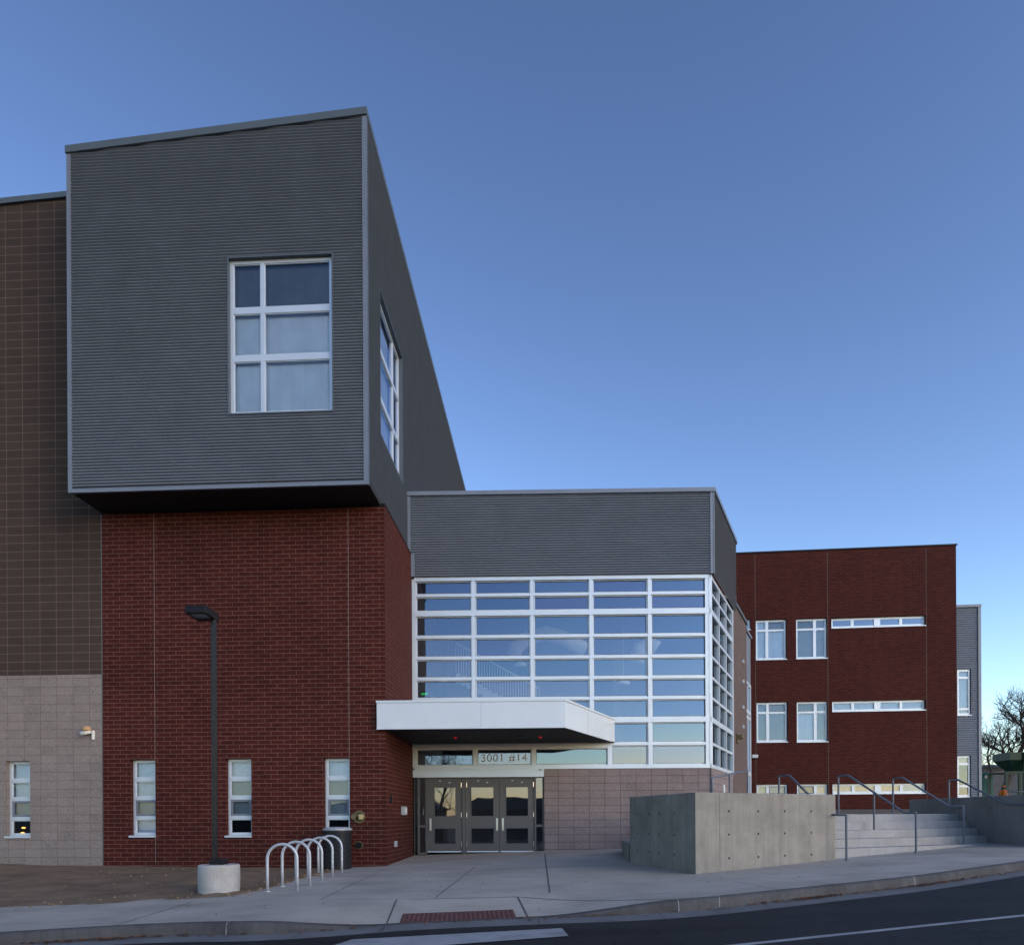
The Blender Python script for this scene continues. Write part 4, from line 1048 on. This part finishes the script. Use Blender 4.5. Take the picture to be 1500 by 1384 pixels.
# bike racks: one hoop, copied
hoops = [((392, 1305), (435.3, 1305)), ((413.5, 1297.5), (454, 1297.5)), ((434, 1290.5), (471.3, 1290.4)), ((451, 1284.6), (487.3, 1284.3)), ((466, 1278.8), (501.3, 1278))]
labs = ['bike hoop nearest the lamp footing', 'second bike hoop from the lamp footing', 'middle hoop of the five bike hoops', 'fourth bike hoop from the lamp footing', 'bike hoop nearest the black bin']
proto = None
for (a, b), lb in zip(hoops, labs):
    q = ground((a[0] + b[0]) / 2, (a[1] + b[1]) / 2); w = (b[0] - a[0]) / F * q.y
    if proto is None:
        W0 = w; hgt = .80
        proto = thing('bike_rack', 'galvanised steel ' + lb, 'bike rack', q, 'row of galvanised bike hoops')
        r = w / 2; zc_ = hgt - r
        m = MB(); path = [V((-r, 0, 0)), V((-r, 0, zc_ * .5))] + [V((-r * math.cos(t_ * math.pi / 14), 0, zc_ + r * math.sin(t_ * math.pi / 14))) for t_ in range(15)] + [V((r, 0, zc_ * .5)), V((r, 0, 0))]
        m.tube([p + q for p in path], .0255, 12); obj('hoop', m, M['galv'], proto, smooth=True)
        for s_ in (-r, r):
            m = MB(); m.lathe((q.x + s_, q.y), [(.055, q.z - .004), (.055, q.z + .008), (.04, q.z + .012)], 20); obj('base_flange', m, M['galv'], proto)
        src = proto
        kids = list(proto.children)
    else:
        src = proto.copy(); COL.objects.link(src); src.location = q; src['label'] = 'galvanised steel ' + lb
        src.scale = (1, 1, 1)
        for ch in kids:
            c = ch.copy(); COL.objects.link(c); c.parent = src
    src.rotation_euler = (0, 0, R(random.uniform(-2, 2)))
# trash can
cy = WA.P(WA.u(494.5, 1200), .42, 0).y; cx = at(494.5, 1240, cy).x; cz = zs(cx, cy)
TC = thing('trash_can', 'black ribbed round trash can with pale rim under the third brick wall window', 'trash can', (cx, cy, cz))
rt = 20.3 / F * cy; zt = at(494.5, 1213, cy).z
pr = [(rt * .93, cz - .02), (rt * .97, cz + .03)]
N_ = 16
for i in range(N_):
    z = cz + .05 + (zt - cz - .10) * i / N_; pr += [(rt * .97, z), (rt * 1.0, z + .012), (rt * 1.0, z + .03), (rt * .97, z + .042)]
pr += [(rt * .97, zt - .05)]
m = MB(); m.lathe((cx, cy), pr, 40); obj('body', m, M['black'], TC)
m = MB(); m.lathe((cx, cy), [(rt * .99, zt - .049), (rt * 1.06, zt - .03), (rt * 1.06, zt - .015), (rt * .9, zt + .02), (rt * .5, zt + .035)], 40); obj('lid', m, M['galv'], TC, smooth=False)
# things fixed to the brick
u, z = WA.uv(526.5, 1196); c0_ = WA.P(u, 0, z); nv = V((WA.n.x, WA.n.y, 0)); uv_ = V((WA.U.x, WA.U.y, 0))
t = thing('fire_connection', 'brass fire department connection with two capped inlets on the brick wall', 'standpipe', c0_)
m = MB(); m.tube([c0_ + nv * .001, c0_ + nv * .02], .145, 28); m.tube([c0_ + nv * .02, c0_ + nv * .06], [.11, .08], 24); obj('flange', m, M['brass_dull'], t)
for s_, mt in ((-1, 'brass_dull'), (1, 'brass')):
    m = MB(); b_ = c0_ + uv_ * .06 * s_ + nv * .05; e_ = b_ + nv * .11 + uv_ * .03 * s_; m.tube([b_, e_], .05, 20); m.tube([e_, e_ + nv * .03], .062, 20); m.tube([e_ + nv * .03, e_ + nv * .045], .02, 8); obj('inlet_cap', m, M[mt], t)
u, z = WA.uv(526, 1237.5); c0_ = WA.P(u, 0, z)
t = thing('drain_outlet', 'dark round pipe outlet low on the brick wall beside the bin', 'pipe', c0_)
m = MB(); m.tube([c0_ + nv * .001, c0_ + nv * .015], .10, 28); obj('flange', m, M['brass_dull'], t)
m = MB(); m.tube([c0_ + nv * .015, c0_ + nv * .05], .075, 24); obj('mouth', m, M['bronze'], t)
nw = V((WS.n.x, WS.n.y, 0))
def wall_item(name, W, px, py, hw_, hh_, dp, mt, lab, cat, bev=.008):
    u, z = W.uv(px, py); m = MB(); m.wbox(W, u - hw_, u + hw_, .001, dp, z - hh_, z + hh_); return obj(name, m, M[mt], bevel=bev), u, z
o, u, z = wall_item('call_box', WS, 589.3, 1187, .16, .11, .1, 'galv', '', ''); tag(o, 'pale metal call box on the brick return beside the doors', 'call box')
m = MB(); m.wbox(WS, u - .10, u + .1, .101, .106, z - .06, z + .07); obj('front_plate', m, M['white'], o)
o, u, z = wall_item('outlet_box', WS, 578.3, 1235.5, .08, .07, .06, 'galv', '', ''); tag(o, 'small grey outlet box low on the brick return', 'outlet box')
m = MB(); m.wbox(WS, u - .05, u + .05, .061, .068, z - .05, z + .05); obj('cover', m, M['trim'], o)
u, z = WS.uv(571.5, 1170); t = thing('door_bell', 'black twin speaker grille near the brick corner', 'speaker', WS.P(u, 0, z))
for k, dz in enumerate((.045, -.045)):
    m = MB(); c_ = WS.P(u, 0, z + dz); m.tube([c_ + nw * .001, c_ + nw * .05], .055, 16); obj('housing', m, M['black'], t)
# camera / light on the pale block
u, z = WA.uv(131, 1072); c_ = WA.P(u, 0, z)
t = thing('security_camera', 'tan and white security camera on bracket on the pale block wall', 'camera', c_)
m = MB(); m.wbox(WA, u + .09, u + .14, .001, .06, z - .18, z + .03); m.wbox(WA, u - .03, u + .10, .03, .06, z - .02, z + .03); obj('bracket', m, M['white'], t, bevel=.008)
m = MB(); cc = c_ + nv * .13 + V((.02, 0, .05)); m.lathe((cc.x, cc.y), [(.1, cc.z - .03), (.105, cc.z + .0), (.08, cc.z + .06), (.03, cc.z + .08)], 20); obj('hood', m, M['tan'], t, smooth=True)
m = MB(); m.tube([cc + V((-.14, 0, -.10)), cc + V((.08, .02, -.04))], [.055, .05], 14); obj('body', m, M['white'], t, smooth=True)
# lamps behind the left window
for px, py, lb in ((34.5, 1212, 'upper glowing orange lamp behind the left wing window'), (33.2, 1219.5, 'lower glowing orange lamp behind the left wing window')):
    q_ = at(px, py, 18.4); m = MB(); m.lathe((q_.x, q_.y), [(.02, q_.z - .02), (.045, q_.z - .006), (.045, q_.z + .006), (.02, q_.z + .02)], 16)
    if 'glow' not in M: M['glow'] = emit('warm lamp glow', (1, .45, .1), 2.2)
    tag(obj('indoor_lamp', m, M['glow'], smooth=True), lb, 'lamp', 'lamps behind the left window')

# ================================================================== far right background
def tree(base, trunk, seed, depth, r0, label, name='bare_tree', grow=1.0, spread=.6):
    rnd = random.Random(seed)
    t = thing(name, label, 'tree', base)
    base = V(base); tm = MB(); cm = MB()
    path = [base + V(p) for p in trunk]
    tm.tube(path, [r0 * (1 - .5 * i / (len(path) - 1)) for i in range(len(path))], 8)
    def br(p, d, L, r, lev):
        pts = [p]; q = p.copy(); dd = d.copy(); n = 4
        for i in range(n):
            dd = (dd + V((rnd.uniform(-1, 1), rnd.uniform(-1, 1), rnd.uniform(-.5, .8))) * .28).normalized(); q = q + dd * L / n; pts.append(q.copy())
        (cm).tube(pts, [r * (1 - .45 * i / n) for i in range(n + 1)], 5 if lev > 2 else 3, cap=False)
        if lev == 0: return
        for i in range(1, n + 1):
            if lev >= 3 and i == 1: continue
            k = 2 if i == n else 1
            for _ in range(k):
                a = V((rnd.uniform(-1, 1), rnd.uniform(-1, 1), rnd.uniform(-.5, .9))).normalized()
                nd = (dd * (1 - spread * .6) + a * spread * 1.1).normalized()
                br(pts[i], nd, L * rnd.uniform(.5, .78), max(r * .55, .007), lev - 1)
    for i in range(2, len(path)):
        for _ in range(2):
            a = V((rnd.uniform(-1, 1), rnd.uniform(-1, 1), rnd.uniform(.1, .9))).normalized()
            br(path[i], a, grow * rnd.uniform(.8, 1.2), r0 * .42, depth)
    obj('trunk', tm, M['bark'], t, smooth=True); obj('crown', cm, M['bark'], t)
    return t
D1 = 62
b1_ = at(1436, 1150, D1); b2_ = at(1458, 1150, D1 + 3); b3_ = at(1464, 1150, D1 + 8)
tree((b1_.x, b1_.y, 1.0), [(0, 0, -.2), (.2, 0, 1.8), (.6, 0, 3.2), (1.0, .1, 4.2), (.75, .2, 5.2)], 3, 4, .16, 'slim bare tree with bent trunk right beside the metal stair tower', grow=1.7)
tree((b2_.x, b2_.y, 1.0), [(0, 0, -.2), (.5, 0, 2.0), (1.3, 0, 4.0), (2.0, .2, 5.4), (2.6, .2, 6.6), (3.3, 0, 7.6)], 11, 4, .30, 'large leaning bare tree with the fullest crown above the green hopper', grow=2.3)
tree((b3_.x, b3_.y, 1.0), [(-.4, 0, -.2), (.3, 0, 2.2), (1.2, 0, 4.2), (2.2, 0, 5.6), (3.0, 0, 6.6)], 23, 4, .18, 'thin bare tree leaning behind the larger leaning tree', grow=1.9)
# grey house
q_ = at(1452, 1150, 78); m = MB()
HS = thing('grey_house', 'low pale grey house wall behind the bare trees', 'house', (q_.x, q_.y, 1.2))
m.box(q_.x - 3.5, q_.x + 3.2, q_.y, q_.y + 6, .8, at(1452, 1124, 78).z); obj('wall', m, M['house'], HS)
zt = at(1452, 1124, 78).z; m = MB(); m.hexa([(q_.x - 3.8, q_.y - .4, zt), (q_.x + 3.5, q_.y - .4, zt), (q_.x + 3.5, q_.y + 6.4, zt), (q_.x - 3.8, q_.y + 6.4, zt)], [(q_.x - 3.8, q_.y + 2.8, zt + .5), (q_.x + 3.5, q_.y + 2.8, zt + .5), (q_.x + 3.5, q_.y + 3.2, zt + .5), (q_.x - 3.8, q_.y + 3.2, zt + .5)]); obj('roof', m, M['shingle'], HS)
q_ = at(1486, 1140, 80); m = MB(); zt = at(1480, 1121, 80).z
TT = thing('white_shed', 'pale gabled shed end behind the green hopper', 'shed', (q_.x, q_.y, 1.2))
m.add([(q_.x - 3.6, q_.y, .9), (q_.x + 6, q_.y, .9), (q_.x + 6, q_.y, zt - 1.3), (q_.x + 1, q_.y, zt + .1), (q_.x - 3.6, q_.y, zt - 1.3), (q_.x - 3.6, q_.y + 5, .9), (q_.x + 6, q_.y + 5, .9), (q_.x + 6, q_.y + 5, zt - 1.3), (q_.x + 1, q_.y + 5, zt + .1), (q_.x - 3.6, q_.y + 5, zt - 1.3)],
      [(0, 1, 2, 3, 4), (9, 8, 7, 6, 5), (0, 4, 9, 5), (1, 6, 7, 2)]); obj('wall', m, M['house'], TT)
m = MB(); m.quad((q_.x - 3.9, q_.y - .2, zt - 1.35), (q_.x + 1, q_.y - .2, zt + .16), (q_.x + 1, q_.y + 5.2, zt + .16), (q_.x - 3.9, q_.y + 5.2, zt - 1.35)); m.quad((q_.x + 1, q_.y - .2, zt + .16), (q_.x + 6.2, q_.y - .2, zt - 1.35), (q_.x + 6.2, q_.y + 5.2, zt - 1.35), (q_.x + 1, q_.y + 5.2, zt + .16)); obj('roof', m, M['shingle'], TT)
# portable toilet / teal box
q_ = at(1446.5, 1150, 58); zt = at(1446.5, 1132, 58).z; w_ = 8.5 / F * 58
TB = thing('portable_toilet', 'teal plastic portable toilet with white notice panel', 'portable toilet', (q_.x, q_.y, .9))
m = MB(); m.box(q_.x - w_, q_.x + w_, q_.y, q_.y + 1.1, .8, zt - .1); obj('cabin', m, M['teal'], TB, bevel=.04)
m = MB(); m.hexa([(q_.x - w_ - .04, q_.y - .04, zt - .1), (q_.x + w_ + .04, q_.y - .04, zt - .1), (q_.x + w_ + .04, q_.y + 1.14, zt - .1), (q_.x - w_ - .04, q_.y + 1.14, zt - .1)], [(q_.x - w_ + .1, q_.y + .1, zt + .06), (q_.x + w_ - .1, q_.y + .1, zt + .06), (q_.x + w_ - .1, q_.y + 1.0, zt + .06), (q_.x - w_ + .1, q_.y + 1.0, zt + .06)]); obj('roof', m, M['teal'], TB)
m = MB(); m.box(q_.x - .22, q_.x + .16, q_.y - .02, q_.y - .001, zt - .42, zt - .18); obj('notice_panel', m, M['white'], TB)
m = MB(); m.box(q_.x - w_ + .1, q_.x + w_ - .1, q_.y - .03, q_.y - .001, .85, zt - .5); obj('door', m, M['teal'], TB)
# green hopper
DH = 56; q_ = at(1487, 1150, DH)
def hz_(y): return at(1487, y, DH).z
HP = thing('green_hopper', 'dark green site hopper with tapered bin on tall legs', 'hopper', (q_.x, q_.y, .8))
W2 = 20.5 / F * DH
m = MB(); m.box(q_.x - W2, q_.x + W2, q_.y - 1, q_.y + 1, hz_(1114), hz_(1103)); m.hexa([(q_.x - .45, q_.y - .3, hz_(1130)), (q_.x + .45, q_.y - .3, hz_(1130)), (q_.x + .45, q_.y + .3, hz_(1130)), (q_.x - .45, q_.y + .3, hz_(1130))], [(q_.x - W2 + .03, q_.y - .97, hz_(1114)), (q_.x + W2 - .03, q_.y - .97, hz_(1114)), (q_.x + W2 - .03, q_.y + .97, hz_(1114)), (q_.x - W2 + .03, q_.y + .97, hz_(1114))]); obj('bin', m, M['green'], HP)
for sx in (-.0, .98, -1.25):
    for sy in (-1.02, 1.02):
        m = MB(); m.box(q_.x + sx * W2 - .09, q_.x + sx * W2 + .09, q_.y + sy - .09, q_.y + sy + .09, .6, hz_(1103) if sx >= 0 else hz_(1131)); obj('leg', m, M['green'], HP)
m = MB(); m.box(q_.x - W2 * 1.25, q_.x + W2, q_.y - 1.1, q_.y - .95, hz_(1133), hz_(1130.5)); m.box(q_.x - W2 * 1.25, q_.x + W2, q_.y + .95, q_.y + 1.1, hz_(1133), hz_(1130.5)); obj('cross_beam', m, M['green'], HP)
# mound, barrier, worker
m = MB(); q_ = at(1452, 1168, 52); NN = 20; pts = []
for j in range(9):
    for i in range(NN + 1):
        a_ = i / NN; x = q_.x - 3 + 7.5 * a_; y = q_.y - 2 + 4.5 * j / 8; h_ = math.sin(math.pi * a_) ** .8 * math.sin(math.pi * j / 8) * 1.3 + mn.noise(V((x, y, 0))) * .25 * math.sin(math.pi * j / 8)
        pts.append(V((x, y, .95 + max(0, h_) * (.55 + .45 * a_ if a_ < .3 else 1 - .5 * a_))))
m.add(pts, [(j * (NN + 1) + i, j * (NN + 1) + i + 1, (j + 1) * (NN + 1) + i + 1, (j + 1) * (NN + 1) + i) for j in range(8) for i in range(NN)])
tag(obj('soil_mound', m, M['mound'], smooth=True), 'low mound of reddish dug soil beyond the retaining wall', 'soil mound')
q_ = at(1474, 1150, 54); q2_ = at(1512, 1150, 54)
BF = thing('barrier_fence', 'sagging orange mesh barrier fence beyond the retaining wall', 'barrier fence', (q_.x, q_.y, .9))
m = MB()
for i in range(17):
    x = q_.x + (q2_.x - q_.x) * i / 16; m.tube([(x, q_.y, 1.0), (x, q_.y, 2.0 - .12 * math.sin(i * .9) ** 2)], .022, 4)
for k in range(8):
    m.tube([(q_.x + (q2_.x - q_.x) * i / 16, q_.y, 1.05 + (.95 - .12 * math.sin(i * .9) ** 2) * k / 7) for i in range(17)], .022, 4)
obj('netting', m, M['mesh'], BF)
for i in range(4):
    x = q_.x + (q2_.x - q_.x) * i / 3; m = MB(); m.tube([(x, q_.y + .04, .7), (x, q_.y + .04, 2.1)], .03, 6); obj('stake', m, M['bark'], BF)
q_ = at(1475, 1159, 30); q2_ = at(1530, 1159, 30)
rail_thing('low grey pipe rail beyond the retaining wall', [q_, q2_], [((q_.x, q_.y, q_.z - .9), q_), ((q2_.x, q2_.y, q2_.z - .9), q2_)], 'pipe_rail', 'site rails')
# worker in orange
hgt = 1.75; q_ = at(1470, 1150.5, 50); zb_ = q_.z - hgt; x, y = q_.x, q_.y
me = bpy.data.meshes.new('person'); 
J = [(0, 0, .95), (0, 0, 1.2), (0, .02, 1.42), (0, .01, 1.52), (0, -.01, 1.62), (0, 0, 1.72), (-.19, 0, 1.40), (-.25, .02, 1.14), (-.24, -.06, .9), (-.23, -.09, .8), (.19, 0, 1.40), (.25, .03, 1.14), (.22, -.08, .92), (.2, -.12, .83), (-.1, 0, .9), (-.12, -.03, .5), (-.12, .02, .09), (-.13, -.15, .04), (.1, 0, .9), (.13, -.02, .5), (.14, .03, .09), (.16, -.13, .04)]
E_ = [(0, 1), (1, 2), (2, 3), (3, 4), (4, 5), (2, 6), (6, 7), (7, 8), (8, 9), (2, 10), (10, 11), (11, 12), (12, 13), (0, 14), (14, 15), (15, 16), (16, 17), (0, 18), (18, 19), (19, 20), (20, 21)]
RAD = [.14, .15, .15, .055, .09, .075, .075, .05, .038, .035, .075, .05, .038, .035, .095, .065, .045, .04, .095, .065, .045, .04]
me.from_pydata(J, E_, []); po = bpy.data.objects.new('person', me); COL.objects.link(po); po.location = (x, y, zb_)
me.materials.append(M['cloth'])
sk = po.modifiers.new('skin', 'SKIN')
for i, v in enumerate(me.skin_vertices[0].data): v.radius = (RAD[i], RAD[i] * .8); v.use_root = (i == 0)
ss = po.modifiers.new('sub', 'SUBSURF'); ss.levels = ss.render_levels = 2
OR[po] = V((x, y, zb_))
tag(po, 'person in orange work jacket standing beyond the retaining wall', 'person')
m = MB(); m.lathe((x, y), [(.19, zb_ + .82), (.2, zb_ + 1.0), (.205, zb_ + 1.3), (.17, zb_ + 1.45), (.07, zb_ + 1.5)], 16)
for s_ in (-1, 1): m.tube([(x + .17 * s_, y, zb_ + 1.42), (x + .255 * s_, y + .02, zb_ + 1.14), (x + .235 * s_, y - .06, zb_ + .93)], [.09, .068, .055], 10)
obj('jacket', m, M['orange'], po, smooth=True)
m = MB(); m.lathe((x, y), [(.115, zb_ + 1.66), (.11, zb_ + 1.72), (.07, zb_ + 1.78), (.01, zb_ + 1.8)], 14); obj('cap', m, M['orange'], po, smooth=True)
# ------------------------------------------------------------------ across the street (seen mirrored in the glass)
for i, (x0, x1, hgt, lb) in enumerate(((-34, -9, 2.1, 'longest low house across the street, nearest the mirrored bare tree'), (-7, 12, 2.0, 'middle house of the row across the street mirrored in the door glass'), (15, 40, 2.2, 'low house at the uphill end of the row across the street'))):
    t = thing('street_house', lb, 'house', ((x0 + x1) / 2, -30, -.6))
    m = MB(); m.box(x0, x1, -36, -28, -1.9, hgt); obj('wall', m, M['house'], t)
    m = MB(); m.hexa([(x0 - .4, -36.4, hgt), (x1 + .4, -36.4, hgt), (x1 + .4, -27.6, hgt), (x0 - .4, -27.6, hgt)], [(x0 + 1.5, -32.3, hgt + 1.3), (x1 - 1.5, -32.3, hgt + 1.3), (x1 - 1.5, -31.7, hgt + 1.3), (x0 + 1.5, -31.7, hgt + 1.3)]); obj('roof', m, M['shingle'], t)
tree((-8.2, -25, -1.7), [(0, 0, 0), (.1, 0, 2.2), (.0, .1, 3.8), (.3, 0, 5.2), (.3, 0, 6.8)], 5, 3, .15, 'bare street tree across the road mirrored in the door glass', grow=2.6)

# ================================================================== light, sky, camera
w = bpy.data.worlds.new('World'); SC.world = w; w.use_nodes = True
nt = w.node_tree; sk = nt.nodes.new('ShaderNodeTexSky'); sk.sky_type = 'NISHITA'; sk.sun_disc = False
EL, AZ = 25.0, 131.0
sk.sun_elevation = R(EL); sk.sun_rotation = R(AZ); sk.ozone_density = 3.0; sk.air_density = 1.0; sk.dust_density = .5
gm_ = nt.nodes.new('ShaderNodeGamma'); gm_.inputs[1].default_value = 1.54
bg = nt.nodes['Background']; bg.inputs[1].default_value = .097
nt.links.new(sk.outputs[0], gm_.inputs[0]); mx_ = nt.nodes.new('ShaderNodeMix'); mx_.data_type = 'RGBA'; mx_.blend_type = 'MULTIPLY'; mx_.inputs[0].default_value = 1; mx_.inputs[7].default_value = (1.25, 1.065, .93, 1)
hs_n = nt.nodes.new('ShaderNodeHueSaturation'); hs_n.inputs['Saturation'].default_value = .96
nt.links.new(gm_.outputs[0], hs_n.inputs['Color']); nt.links.new(hs_n.outputs[0], mx_.inputs[6]); nt.links.new(mx_.outputs[2], bg.inputs[0])
sl = bpy.data.lights.new('sun', 'SUN'); sl.energy = .22; sl.angle = R(40); sl.color = (1, .93, .84)
so = bpy.data.objects.new('sun', sl); COL.objects.link(so)
dv_ = V((math.sin(R(AZ)) * math.cos(R(EL)), math.cos(R(AZ)) * math.cos(R(EL)), math.sin(R(EL))))
so.rotation_euler = dv_.to_track_quat('Z', 'Y').to_euler(); so.location = (20, -20, 30)
cd = bpy.data.cameras.new('camera'); co = bpy.data.objects.new('camera', cd); COL.objects.link(co); SC.camera = co
cd.sensor_fit = 'HORIZONTAL'; cd.sensor_width = 36; cd.lens = 36 * F / 1500; cd.shift_y = (PY - 692) / 1500; cd.clip_end = 6000; cd.clip_start = .05
co.matrix_world = Matrix.Translation((0, 0, ZC)) @ Matrix.Rotation(R(90), 4, 'X') @ Matrix.Rotation(-ROLL, 4, 'Z')
vs_ = SC.view_settings; vs_.view_transform = 'Standard'; vs_.look = 'None'; vs_.exposure = .50; vs_.gamma = 1.0
try: vs_.use_curve_mapping = False
except Exception: pass
SC.cycles.max_bounces = 8; SC.cycles.transparent_max_bounces = 16; SC.cycles.use_denoising = True
